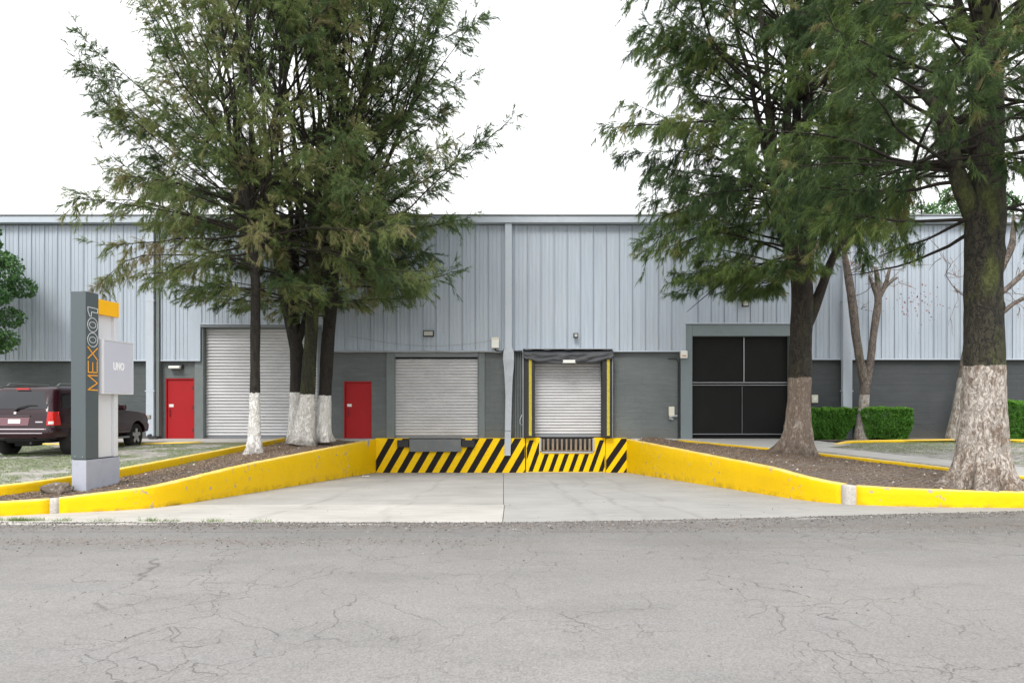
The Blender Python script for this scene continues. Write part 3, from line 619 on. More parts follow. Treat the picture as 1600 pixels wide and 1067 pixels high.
# shutters
def shutter(px0, px1, py0, py1, y, label, pit, mat='slat'):
    x0, x1 = FX(px0, y), FX(px1, y); z0, z1 = FZ(py1, y), FZ(py0, y)
    fr = MB().box(x0-.06, x0+.03, y-.02, y+.1, z0, z1).box(x1-.03, x1+.06, y-.02, y+.1, z0, z1).box(x0, x1, y-.06, y+.2, z1-.03, z1+.22).build('roller_shutter', M['frame'], WH, label=label, bevel=.004)
    n = int((z1-z0-.1)/pit); P = []
    prof = [(.022, 0), (.003, .05), (-.016, .18), (-.024, .36), (-.022, .55), (-.010, .74), (.008, .88), (.022, .93), (.022, 1.0)]
    me = MB().grid([[(x0+.031, dy, t*pit), (x1-.031, dy, t*pit)] for dy, t in prof]).mesh('slat', M[mat], fix=False)
    me.polygons.foreach_set('use_smooth', [True]*len(me.polygons))
    for i in range(n): link('slat', me, fr, (0, y+.02-24.35, z0+.1+i*pit-.5))
    MB().box(x0+.031, x1-.031, y-.02, y+.06, z0, z0+.098).build('bottom_bar', M['slatdark'], fr, bevel=.006)
    # rest of the header
    return fr
shutter(316, 497.5, 512, 685.5, 24.50, 'widest and tallest roller shutter, behind the left tree trunks', .1135)
shutter(616, 747.5, 557, 685, 24.46, 'roller shutter above the grey dock plate', .110)
shutter(834.5, 945, 566, 682.5, 24.46, 'roller shutter inside the black dock shelter', .106)
part('shutter_hood', MB().box(FX(313), FX(503), 24.20, 24.62, FZ(511), FZ(506)-.03), M['greymetal'], bevel=.008)
part('shutter_hood', MB().box(*wbox(616, 747.5, FZ(557), FZ(549.5), 24.30)), M['greymetal'], bevel=.008)
part('shutter_hood', MB().box(*wbox(834, 946, FZ(567), FZ(549.5), 24.34)), M['greymetal'], bevel=.008)
# red doors
def red_door(px0, px1, py0, py1, label, hinges, hx):
    y = 24.40; x0, x1 = FX(px0), FX(px1); z0, z1 = FZ(py1), FZ(py0)
    d = MB().box(x0+.045, x1-.045, y, y+.05, z0+.012, z1-.05).build('red_door', M['red'], WH, label=label, bevel=.004)
    MB().box(x0, x0+.04, y-.05, y+.08, z0, z1).box(x1-.04, x1, y-.05, y+.08, z0, z1).box(x0+.04, x1-.04, y-.05, y+.08, z1-.045, z1).build('door_frame', M['red'], d, bevel=.003)
    MB().box(x0+.1, x0+.26, y-.008, y+.001, z0+1.14, z0+1.24).build('notice', M['white'], d)
    MB().tube([(x0+.14, y, z0+.8), (x0+.14, y-.05, z0+.82), (x0+.14, y-.05, z0+1.03), (x0+.14, y, z0+1.05)], .013, 6).build('handle', M['black'], d)
    if hinges:
        for hz in (.25, 1.05, 1.75): MB().box(x1-.06, x1-.03, y-.06, y+.01, z0+hz, z0+hz+.13).build('hinge', M['black'], d)
    MB().box(x0, x1, y-.12, y+.1, z0-.06, z0+.008).build('threshold', M['steel'], d)
red_door(255.5, 300.5, 590.5, 686, 'red steel door with black hinges, left of the widest shutter', True, 1)
red_door(536, 579.5, 595.5, 685.5, 'red steel door between the whitewashed trunks and the dock shutter', False, 1)
# black mesh doors at right
fx = lambda p: FX(p, 24.3)
part('portal_frame', MB().box(fx(1063), fx(1081), 24.22, 24.6, .3, FZ(505)-.03).box(fx(1081), fx(1241), 24.22, 24.6, FZ(525), FZ(505)-.03).box(fx(1233), fx(1241), 24.22, 24.6, .3, FZ(525)), M['frame'], bevel=.01)
dd = MB().box(fx(1081), fx(1233), 24.46, 24.5, FZ(679), FZ(525)).build('mesh_gate', M['blackmesh'], WH, label='wide black mesh gate with a white crossbar behind the trunk')
for py, hgt in ((597, .018), (601, .014)): MB().box(fx(1081.5), fx(1232.5), 24.41, 24.44, FZ(py)-hgt, FZ(py)+hgt*.3).build('crossbar', M['steel'], dd, bevel=.004)
MB().box(fx(1163.8), fx(1164.8), 24.42, 24.439, FZ(596), FZ(526)).build('centre_bar', M['steel'], dd)
MB().box(fx(1161), fx(1161.8), 24.42, 24.439, FZ(678), FZ(603)).build('centre_bar', M['lever'], dd)
MB().box(fx(1081.5), fx(1232.5), 24.41, 24.44, FZ(679), FZ(677.8)).build('bottom_rail', M['slatdark'], dd)
# downpipes
def downpipe(px0, px1, py0, py1, label, y=24.02):
    o = MB().box(FX(px0), FX(px1), y, y+.16, FZ(py1), FZ(py0)).build('downpipe', M['trim'], WH, bevel=.012, label=label)
    for py in (py0+120, py0+260):
        if py < py1: MB().box(FX(px0)-.03, FX(px1)+.03, y-.008, y+.17, FZ(py)-.02, FZ(py)+.02).build('bracket', M['trim'], o)
downpipe(232, 244, 351, 681, 'square downpipe left of the hinged red door'); downpipe(1313.5, 1328, 351, 690, 'square downpipe behind the small hedge')
part('downpipe_side', MB().box(FX(246), FX(250.5), 24.1, 24.3, FZ(681), FZ(352)), M['pilaster'])
o = MB().box(FX(789), FX(800), 24.0, 24.14, FZ(546), FZ(351)).build('downpipe', M['trim'], WH, bevel=.012, label='downpipe above the dock with a crumpled sheet metal sleeve')
P = []
for py, a, c, yy_ in ((544, 788.5, 800.5, 24.0), (552, 786.5, 803.0, 23.97), (562, 786, 803.2, 23.96), (575, 787.5, 802.6, 23.99), (590, 788.6, 801.0, 24.0), (620, 789.8, 799.8, 24.01), (711, 788.2, 797.6, 24.02)):
    xa, xc = FX(a), FX(c); P.append([(xa, yy_+.13, FZ(py)), (xa, yy_+.01, FZ(py)), (lerp(xa, xc, .3), yy_-.01, FZ(py)), (lerp(xa, xc, .7), yy_+.005, FZ(py)), (xc, yy_, FZ(py)), (xc, yy_+.13, FZ(py))])
MB().grid([list(r) for r in P]).build('pipe_sleeve', simple('sleeve_zinc', (.40, .43, .47), .5, .12, 2, dirt=(.3, .3, .32), dirt_amt=.5), o)
MB().box(FX(787.9), FX(800.2), 23.995, 24.15, FZ(673), FZ(672)).build('sleeve_joint', M['pilaster'], o)
# torn flashing under the cladding above dock shutter
P = []
for i in range(60):
    x = lerp(FX(503), FX(784), i/59); d = .03*mnoise.noise(Vector((x*1.3, 0, 0)))
    P.append([(x, 24.17, FZ(548)), (x, 24.12+d*.5, FZ(548)-.03+d), (x, 24.16, FZ(549.6)+d-.025)])
part('bent_flashing', MB().grid(P), M['vinyledge'])

# ---------------------------------------------------------------- dock wall with hazard stripes
def clip(poly, x0, x1, z0, z1):
    for ax, lim, sg in ((0, x0, 1), (0, x1, -1), (1, z0, 1), (1, z1, -1)):
        outp = []
        for i in range(len(poly)):
            a, c = poly[i-1], poly[i]; ia, ic = sg*(a[ax]-lim) >= 0, sg*(c[ax]-lim) >= 0
            if ia != ic: q = (lim-a[ax])/(c[ax]-a[ax]); outp.append((a[0]+q*(c[0]-a[0]), a[1]+q*(c[1]-a[1])))
            if ic: outp.append(c)
        poly = outp
        if not poly: return []
    return poly
DK = thing('dock_wall', (0, 24.15, -.69), 'yellow and black striped dock wall at the foot of the loading ramp', 'wall')
zb, zt = -.72, FZ(684.5)
DK1 = MB().box(FX(587), FX(820.5), 24.12, 24.34, zb, zt).build('wall_face', M['dyellow'], DK, bevel=.006)
for i in range(12):
    xb = FX(598+i*21.8); wdt = .245; sl_ = .58; poly = [(xb, zb), (xb+wdt, zb), (xb+wdt+sl_*(zt-zb), zt), (xb+sl_*(zt-zb), zt)]
    if i == 0: pass
    q = clip(poly, FX(587.5), FX(820), zb+.01, zt-.006)
    if len(q) > 2: MB().prism([(x, 24.116, z) for x, z in q], (0, .003, 0)).build('black_stripe', M['dblack'], DK)
q = clip([(FX(598-21.8), zb), (FX(598-21.8)+.245, zb), (FX(598-21.8)+.245+.7, zt), (FX(598-21.8)+.7, zt)], FX(588), FX(820), zb+.01, zt-.006)
if len(q) > 2: MB().prism([(x, 24.116, z) for x, z in q], (0, .003, 0)).build('black_stripe', M['dblack'], DK)
# steel bay face under the dock shelter, open in the middle
x0, x1, xa, xc, zo = FX(822), FX(945), FX(843.5), FX(928), FZ(706)
z2 = zb+.06
MB().box(x0, xa, 24.09, 24.34, z2, zt+.02).box(xc, x1, 24.09, 24.34, z2, zt+.02).box(xa, xc, 24.09, 24.34, z2, zo).build('bay_face', M['dyellow'], DK)
MB().box(x0, x1, 24.07, 24.34, zb, z2-.002).build('bay_foot_strip', M['steel'], DK)
MB().box(FX(946), FX(979), 24.12, 24.34, zb, zt).build('wall_face', M['dyellow'], DK, bevel=.006)
zbot = z2+.02
for i in range(-1, 9):
    xb = FX(825+i*15.6); poly = [(xb, z2), (xb+.155, z2), (xb+.155+.36*(zt-z2), zt), (xb+.36*(zt-z2), zt)]
    for rc in ((x0+.02, xa-.03, z2+.02, zt-.06), (xa-.029, xc+.029, z2+.02, zo-.06), (xc+.03, x1-.02, z2+.02, zt-.06)):
        q = clip(poly, *rc)
        if len(q) > 2 and max(p[1] for p in q)-min(p[1] for p in q) > .05: MB().prism([(x, 24.086, z) for x, z in q], (0, .003, 0)).build('black_stripe', M['dblack'], DK)
for i in range(3):
    xb = FX(932+i*20); poly = [(xb, zb), (xb+.25, zb), (xb+.25+.7*(zt-zb), zt), (xb+.7*(zt-zb), zt)]; q = clip(poly, FX(946.5), FX(978.5), zb+.01, zt-.006)
    if len(q) > 2: MB().prism([(x, 24.116, z) for x, z in q], (0, .003, 0)).build('black_stripe', M['dblack'], DK)
MB().box(FX(846), FX(926), 24.06, 24.1, zo-.03, zo+.03).box(xc-.06, xc, 24.06, 24.34, zo+.03, zt).box(xa, xa+.05, 24.06, 24.34, zo+.03, zt).build('opening_sill', M['steel'], DK)
MB().box(xa, xc, 24.5, 24.55, zo, zt+.05).build('opening_back', M['black'], DK)
PT = thing('pallet', (FX(886), 24.3, zo), 'brown wooden pallets stood on edge inside the opening below the dock shelter', 'pallet')
for i in range(11):
    px = 848+i*7.2; w_ = random.uniform(2.6, 3.8); dy = random.uniform(-.03, .03)
    MB().box(FX(px), FX(px+w_), 24.26+dy, 24.30+dy, zo+.031, zt-.02+random.uniform(-.02, .0)).build('board', M['wood'], PT, bevel=.004)
MB().box(xa+.06, xc-.07, 24.34, 24.36, zo+.031, zo+.06).build('rail', M['wood'], PT); None
# leveler plate with bumpers
LV = thing('dock_leveler', (FX(681), 24.05, .2), 'grey steel dock leveler lip hanging below the middle roller shutter', 'dock plate')
MB().box(FX(641), FX(721), 23.98, 24.11, FZ(705), FZ(685.5)).build('lip_plate', M['lever'], LV, bevel=.01)
MB().tube([(FX(640), 24.03, FZ(685)), (FX(722), 24.03, FZ(685))], .025, 8).build('hinge_rod', M['black'], LV)
for a, c in ((622, 640), (722, 742)): MB().box(FX(a), FX(c), 23.99, 24.11, FZ(698), FZ(687)).build('rubber_bumper', M['black'], LV, bevel=.012)
# dock shelter
DS = thing('dock_shelter', (FX(888), 24.0, .5), 'black padded dock shelter with sagging grey hood and yellow guide strips', 'dock shelter')
for a, c, ya, yc in ((819, 835.5, 826.3, 830.8), (941, 957, 948.3, 952.6)):
    p_ = MB().box(FX(a, 23.9), FX(c, 23.9), 23.9, 24.33, FZ(683), FZ(556)).build('side_pad', M['black'], DS, bevel=.02, seg=2)
    MB().box(FX(ya, 23.9), FX(yc, 23.9), 23.888, 23.899, FZ(680), FZ(562)).build('guide_strip', M['padye'], p_)
for a in (817.2, 957.2): MB().tube([(FX(a, 23.9), 23.93, FZ(k_, 23.9)) for k_ in (684, 650, 610, 575, 550)], [.013, .016, .013, .018, .016], 6).build('edge_trim', M['vinyledge'], DS)
P = []
for i in range(49):
    u = i/48; x = lerp(FX(817.5, 23.9), FX(958.5, 23.9), u); sag = .12*math.sin(math.pi*u)
    dip = .26*min(1, min(u, 1-u)*7)**.5; row = []
    for j in range(15):
        v = j/14; z = FZ(546.5, 24.2)-v*(.24+dip*.55+sag*.9)-(.05*v if u < .05 or u > .95 else 0)
        y = 24.15-.30*min(1, v*3)+.05*v*math.sin(math.pi*u)-.06*abs(math.sin(v*7+u*9+2*mnoise.noise(Vector((u*5, v*2, 0)))))*v+.03*mnoise.noise(Vector((u*14, v*6, 3)))
        row.append((x, y, z+.02*mnoise.noise(Vector((u*9, v*3, 9)))))
    P.append(row)
o = MB().grid(P).build('hood', M['vinyl'], DS, smooth=True)
sm = o.modifiers.new('thick', 'SOLIDIFY'); sm.thickness = .012
MB().box(FX(817, 23.9), FX(958, 23.9), 23.9, 24.16, FZ(546.5), FZ(546.5)+.02).build('hood_top', M['vinyledge'], DS, bevel=.006)
MB().box(FX(878, 23.8), FX(900, 23.8), 23.72, 23.735, FZ(567.0, 23.75), FZ(562.2, 23.75)).build('sign_plate', M['white'], DS)
MB().box(FX(877.5, 23.8), FX(879.5, 23.8), 23.71, 23.719, FZ(566.3, 23.75), FZ(562.5, 23.75)).box(FX(898.5, 23.8), FX(900.5, 23.8), 23.71, 23.719, FZ(566.3, 23.75), FZ(562.5, 23.75)).build('plate_fixings', M['black'], DS)

# ---------------------------------------------------------------- lamps and boxes on the facade
LG = 'lamps fixed to the warehouse front'
def floodlight(px, py, w, h, label, tilt=0, body='black'):
    x, z = FX(px), FZ(py); T_ = thing('floodlight', (x, 24.1, z), label, 'lamp', LG)
    MB().box(x-w/2, x+w/2, 23.98, 24.08, z-h/2, z+h/2).build('housing', M[body], T_, bevel=.015)
    MB().box(x-w/2+.035, x+w/2-.035, 23.965, 23.981, z-h/2+.035, z+h/2-.035).build('lens', M['lens'], T_)
    MB().box(x-.03, x+.03, 24.08, 24.2, z-.03, z+.03).build('bracket', M['black'], T_)
floodlight(670.5, 522, .38, .22, 'wide black floodlight on the cladding above the middle shutter')
floodlight(899, 525, .17, .17, 'small black floodlight above the dock shelter')
floodlight(1162, 475, .24, .25, 'black square floodlight above the mesh gate, under the branches')
x, z = FX(274), FZ(573); T_ = thing('wall_lamp', (x, 24.2, z), 'shallow white and black lamp over the hinged red door', 'lamp', LG)
MB().prism([(x-.23, 24.33, z+.1), (x+.23, 24.33, z+.1), (x+.23, 24.33, z-.06), (x-.23, 24.33, z-.06)], (0, -.1, 0)).build('housing', M['black'], T_, bevel=.015)
MB().box(x-.2, x+.2, 24.08, 24.229, z-.07, z+.03).build('shade', M['white'], T_, bevel=.02)
x, z = FX(774), FZ(536); T_ = thing('junction_box', (x, 24.1, z), 'cream electrical box beside the crumpled downpipe', 'electrical box')
MB().box(x-.135, x+.135, 24.04, 24.19, z-.19, z+.19).build('box_body', M['cream'], T_, bevel=.012); MB().box(x-.125, x+.125, 24.03, 24.041, z-.18, z+.1).build('cover', M['white'], T_, bevel=.004)
MB().tube([(x-.02, 24.1, z-.19), (x+.03, 24.12, z-.28), (x+.25, 24.13, z-.3), (x+.33, 24.12, z-.22), (x+.55, 24.15, z-.30), (x+.95, 24.16, z-.28)], .02, 6).build('cable', M['black'], T_)
x, z = FX(1067.5), FZ(554); T_ = thing('alarm_box', (x, 24.15, z), 'white alarm box with an orange mark at the corner of the gate frame', 'alarm box')
MB().box(x-.125, x+.125, 24.06, 24.21, z-.14, z+.13).build('box_body', M['white'], T_, bevel=.02)
MB().box(x-.07, x+.07, 24.052, 24.0595, z-.07, z-.03).build('orange_mark', simple('orange_plastic', (.6, .2, .05)), T_)
x, z = FX(1050), FZ(644); T_ = thing('power_outlet', (x, 24.25, z), 'white outlet box with a pipe elbow on the wall left of the mesh gate', 'outlet box')
MB().box(x-.1, x+.1, 24.24, 24.335, z-.14, z+.2).build('box_body', M['cream'], T_, bevel=.015)
MB().tube([(x+.2, 24.28, z-.13), (x+.02, 24.26, z-.14), (x-.06, 24.26, z-.17), (x-.08, 24.28, z-.22), (x+.06, 24.28, z-.25)], .04, 8).build('pipe_elbow', M['steel'], T_)
x, z = FX(1275), FZ(623); T_ = thing('wall_plate', (x, 24.3, z), 'small white wall plate right of the second-nearest trunk', 'wall plate')
MB().box(x-.11, x+.11, 24.27, 24.335, z-.14, z+.14).build('plate', M['cream'], T_, bevel=.01); MB().box(x-.05, x+.05, 24.262, 24.269, z-.05, z+.06).build('cover', M['white'], T_)
x = FX(1061); T_ = thing('conduit', (x, 24.3, 2), 'thin dark conduit down the wall edge beside the mesh gate', 'pipe')
MB().tube([(FX(1045), 24.31, FZ(560)), (FX(1058), 24.30, FZ(560)), (x, 24.31, FZ(566)), (x, 24.31, FZ(610)), (x, 24.31, FZ(684))], .018, 6).build('conduit_pipe', M['black'], T_)
T_ = thing('cable', (FX(650), 24.15, 4), 'thin grey cable drooping across the cladding to the cream box', 'cable')
MB().tube([(FX(lerp(545, 768, u)), 24.14, FZ(525+14*math.sin(math.pi*u*.9)+3*u)) for u in np.linspace(0, 1, 24)], .006, 4).build('cable_run', M['slatdark'], T_)
T_ = thing('drain_outlet', (FX(247), 24.0, .5), 'small black drain elbow at the foot of the left downpipe', 'pipe')
MB().tube([(FX(238), 24.05, FZ(680)), (FX(240), 24.0, FZ(684)), (FX(252), 23.95, FZ(685.5))], [.1, .08, .05], 8).build('elbow', M['black'], T_)
T_ = thing('hanging_cable', (FX(815), 24.1, 1), 'pale looped cable hanging left of the dock shelter', 'cable')
MB().tube([(FX(815.5), 24.1, FZ(648)), (FX(812.5), 24.08, FZ(655)), (FX(812.5), 24.08, FZ(662)), (FX(816), 24.1, FZ(664))], .018, 6).build('cable_loop', M['steel'], T_)

# ---------------------------------------------------------------- totem sign
ang = math.atan2(.13, .99)
TS = thing('totem_sign', (-7.235, 11.6, .18), 'tall grey and white pillar sign lettered MEX001 with an orange block and a UNO board', 'sign', rz=-ang)
gm = simple('sign_grey', (.080, .100, .108), .4, .06, 2); wm = simple('sign_white', (.66, .66, .68), .4, .04, 2); bm_ = simple('sign_base_grey', (.38, .40, .47), .5, .08, 3, dirt=(.3, .3, .33), dirt_amt=.5)
om = simple('sign_orange', (.95, .48, .0), .4, .04); boardm = simple('board_lilac_grey', (.56, .565, .64), .35, .03, 1)
def tsb(name, a, mat, parent=TS, bevel=.004, **k):
    b = MB()
    for q in ([a] if not isinstance(a, list) else a): b.box(*q)
    me = b.mesh(name, mat); o = link(name, me, parent, **k)
    if bevel: md = o.modifiers.new('bevel', 'BEVEL'); md.width = bevel; md.segments = 2; md.limit_method = 'ANGLE'
    return o
# local frame: x to the left is negative (front face from x=-.27 to 0), y runs away from the street
ZB = .18
tsb('plinth', (-.27, .0, .0, .82, -.15, .74-ZB), bm_, bevel=.008)
tsb('shadow_gap', (-.255, -.012, .03, .80, .74-ZB, .752-ZB), M['black'], bevel=0)
tsb('grey_pillar', (-.275, .0, -.01, .29, .753-ZB, 3.605-ZB), gm)
tsb('white_column', (-.25, -.07, .29, .70, .753-ZB, 3.48-ZB), wm)
tsb('white_edge_column', (-.25, -.02, .701, .80, .753-ZB, 3.48-ZB), wm)
tsb('orange_block', (-.26, .0, .292, .80, 3.26-ZB, 3.52-ZB), om)
tsb('bolt', [(-.2, -.185, -.022, -.011, .80-ZB, .815-ZB)], M['steel'], bevel=0); tsb('bolt', [(-.06, -.045, -.022, -.011, .79-ZB, .805-ZB)], M['steel'], bevel=0)
BD = tsb('board', (-.2, .05, .33, 1.10, 1.87-ZB, 2.83-ZB), wm, bevel=.006)
tsb('board_face', (.05, .054, .36, 1.075, 1.90-ZB, 2.80-ZB), boardm, BD, bevel=0)
tsb('board_frame', [(.05, .062, .335, .352, 1.875-ZB, 2.825-ZB), (.05, .062, 1.083, 1.10, 1.875-ZB, 2.825-ZB), (.05, .062, .352, 1.083, 1.875-ZB, 1.89-ZB), (.05, .062, .352, 1.083, 2.81-ZB, 2.825-ZB)], wm, BD, bevel=0)
# lettering, strokes as thin raised bars on the pillar's right face
def face_pt(zx, py, base): return (.004, .035+(zx-300)/155*.225, EYE+(635-py)*.01098-ZB)
def stroke(b, pts, w=.0085):
    for a, c in zip(pts[:-1], pts[1:]):
        a = Vector(a); c = Vector(c); d = (c-a).normalized(); n = Vector((0, -d.z, d.y))*w; e = d*w*.8
        b.prism([a-n-e, c-n+e, c+n+e, a+n-e], (.003, 0, 0))
orl = simple('letter_orange', (.95, .42, .04), .4, .02); wlt = simple('letter_white', (.85, .87, .87), .4, .02)
def letter(nm, lines, mat, w):
    b = MB()
    for L_ in lines: stroke(b, [face_pt(x, 540+y/9.7, 0) for x, y in L_], w)
    for v in range(len(b.v)): pass
    o = link('letter', b.mesh('letter', mat), TS); o['label'] = 'letter '+nm if nm.isalpha() else 'numeral '+nm
letter('M', [[(455, 672), (300, 668), (452, 565), (300, 452), (455, 450)]], orl, .009)
letter('E', [[(305, 240), (305, 405), (447, 405), (447, 240)], [(376, 255), (376, 405)]], orl, .009)
letter('X', [[(300, 25), (455, 215)], [(455, 30), (300, 195)]], orl, .009)
def ell(cx, cy, rx_, ry_, n=28): return [(cx+rx_*math.cos(2*math.pi*i/n), cy+ry_*math.sin(2*math.pi*i/n)) for i in range(n+1)]
for nm, cy in (('0', -90), ('0', -316)): letter(nm, [ell(376, cy, 80, 106), ell(376, cy, 52, 45)], wlt, .0045)
letter('1', [[(300, -578), (455, -572), (455, -506), (356, -510), (352, -440), (330, -440), (300, -520), (300, -578)]], wlt, .0045)
cu = bpy.data.curves.new('uno', 'FONT'); cu.body = 'UNO'; cu.size = .185; cu.align_x = 'CENTER'; cu.align_y = 'CENTER'; cu.extrude = .002; cu.offset = .007
tmp = bpy.data.objects.new('tmp', cu); S.collection.objects.link(tmp); dg = bpy.context.evaluated_depsgraph_get(); me = bpy.data.meshes.new_from_object(tmp.evaluated_get(dg)); bpy.data.objects.remove(tmp)
me.transform(Matrix.Translation((.057, .72, EYE+(635-573)*.0115-ZB)) @ Matrix.Rotation(R(90), 4, 'Z') @ Matrix.Rotation(R(90), 4, 'X') @ Matrix.Diagonal((.66, 1, 1, 1)))
me.materials.clear(); me.materials.append(simple('letters_bright_white', (.9, .9, .9))); link('lettering', me, BD, label='white letters UNO')

# ---------------------------------------------------------------- parked car
CAR = thing('parked_car', (-12.42, 16.95, zl(17.5)+.012), 'dark maroon sport utility vehicle parked facing the warehouse behind the sign', 'car', rz=R(1.2))
t = NT('maroon_car_paint'); t.base(t.mix(t.noise(3, 2), (.017, .004, .007), (.024, .005, .009))); t.rough(.16); t.b.inputs['Specular IOR Level'].default_value = .45; t.b.inputs['Coat Weight'].default_value = .1; t.b.inputs['Coat Roughness'].default_value = .06; cp = t.m
t = NT('tinted_glass'); t.base((.012, .013, .016)); t.rough(.04); t.b.inputs['IOR'].default_value = 1.55; gl = t.m
rdm = simple('red_lens', (.55, .015, .012), .15, .1); chrome = simple('chrome_trim', (.55, .5, .52), .2, .05, metal=.8); tyrem = simple('tyre_rubber', (.018, .018, .018), .85, .3); rimm = simple('alloy_rim', (.42, .42, .42), .35, .1, metal=.6)
LV_ = [(.42, .40, 4.7, .80), (.46, .10, 4.95, .90), (.50, .0, 5.06, .955), (.60, -.015, 5.1, .965), (.70, -.005, 5.1, .965), (.735, .02, 5.09, .962), (.745, .075, 5.06, .955), (.85, .095, 5.05, .965), (.98, .11, 4.98, .962), (1.06, .12, 4.86, .95), (1.11, .13, 4.55, .938), (1.145, .14, 4.1, .93), (1.17, .15, 3.78, .925), (1.20, .16, 3.66, .915), (1.35, .235, 3.42, .875), (1.50, .32, 3.18, .835), (1.64, .41, 2.93, .79), (1.72, .48, 2.76, .755), (1.775, .58, 2.55, .70), (1.80, .80, 2.2, .60)]
def lv(z): zz = [l[0] for l in LV_]; return [float(np.interp(z, zz, [l[k] for l in LV_])) for k in (1, 2, 3)]
def plan_outline(z, n=80):
    yr, yf, w = lv(z); pts = []; rr = min(.20, w*.5); rf = .45 if z < 1.2 else .30
    def arc(cx, cy, r, a0, a1, m, sq=1.0): return [(cx+r*math.cos(lerp(a0, a1, i/m)), cy+r*math.sin(lerp(a0, a1, i/m))*sq) for i in range(m+1)]
    pts += arc(w-rr, yr+rr, rr, R(-90), 0, 8)
    pts += [(w, lerp(yr+rr, yf-rf, i/16)) for i in range(1, 16)]
    pts += arc(w-rf, yf-rf, rf, 0, R(90), 8)
    half = pts; return half+[(-x, y) for x, y in half[::-1]]
zs = []
for a, c in zip(LV_[:-1], LV_[1:]): zs += [lerp(a[0], c[0], i/2) for i in range(2)]
zs.append(LV_[-1][0]); rings = [[(x, y, z) for x, y in plan_outline(z)] for z in zs]
b = MB(); n = len(rings[0]); b.v = [p for r in rings for p in r]
for i in range(len(rings)-1):
    for j in range(n): b.f.append((i*n+j, i*n+(j+1) % n, (i+1)*n+(j+1) % n, (i+1)*n+j)); b.mi.append(0)
b.f.append(tuple(range(n))[::-1]); top0 = len(rings)-1; b.f.append(tuple(top0*n+j for j in range(n))); b.mi += [0, 0]
bodyme = b.mesh('body', cp, smooth=True)
bo = bpy.data.objects.new('tmpbody', bodyme); S.collection.objects.link(bo); cutters = []
for wy in (1.08, 4.10):
    for sx in (-1, 1):
        cb = MB(); n2 = 28; cb.prism([(sx*.66, wy+.44*math.cos(2*math.pi*i/n2), .40+.44*math.sin(2*math.pi*i/n2)) for i in range(n2)], (sx*.5, 0, 0)); co = bpy.data.objects.new('cut', cb.mesh('cut', M['black'])); S.collection.objects.link(co); cutters.append(co)
        md = bo.modifiers.new('b', 'BOOLEAN'); md.object = co; md.operation = 'DIFFERENCE'; md.solver = 'EXACT'
dg = bpy.context.evaluated_depsgraph_get(); me = bpy.data.meshes.new_from_object(bo.evaluated_get(dg)); me.name = 'body'
for o in cutters+[bo]: bpy.data.objects.remove(o)
me.materials.clear(); me.materials.append(cp); me.polygons.foreach_set('use_smooth', [True]*len(me.polygons)); me.polygons.foreach_set('material_index', [0]*len(me.polygons))
try: me.set_sharp_from_angle(angle=R(32))
except Exception: pass
BODY = link('body', me, CAR)
def side_patch(name, sx, poly, mat, off=.006, parent=CAR):
    """patch on the flank, poly in (y, z), split to follow the curve of the side"""
    y0, y1 = min(p[0] for p in poly), max(p[0] for p in poly); z0, z1 = min(p[1] for p in poly), max(p[1] for p in poly); b = MB(); N_ = 8
    lo = sorted([p for p in poly if p[1] < (z0+z1)/2]); hi = sorted([p for p in poly if p[1] >= (z0+z1)/2]); P = []
    for i in range(9):
        u = i/8; ya = lerp(lo[0][0], lo[-1][0], u); yb = lerp(hi[0][0], hi[-1][0], u); za = lerp(lo[0][1], lo[-1][1], u); zb_ = lerp(hi[0][1], hi[-1][1], u); row = []
        for j in range(7): v = j/6; z = lerp(za, zb_, v); row.append((sx*(lv(z)[2]+off), lerp(ya, yb, v), z))
        P.append(row)
    b.grid(P); return link(name, b.mesh(name, mat, smooth=True), parent)
def rear_patch(name, x0, x1, z0, z1, mat, off=.006, inset=0., parent=CAR):
    P = []
    for i in range(9):
        u = i/8; row = []
        for j in range(6):
            z = lerp(z0, z1, j/5); x = lerp(x0+inset*(j/5), x1-inset*(j/5), u); w = lv(z)[2]; rr = .2; e = max(0, abs(x)-(w-rr)); dy = rr-math.sqrt(max(0, rr*rr-e*e)); row.append((x, lv(z)[0]+dy-off, z))
        P.append(row)
    return link(name, MB().grid(P).mesh(name, mat, smooth=True), parent)
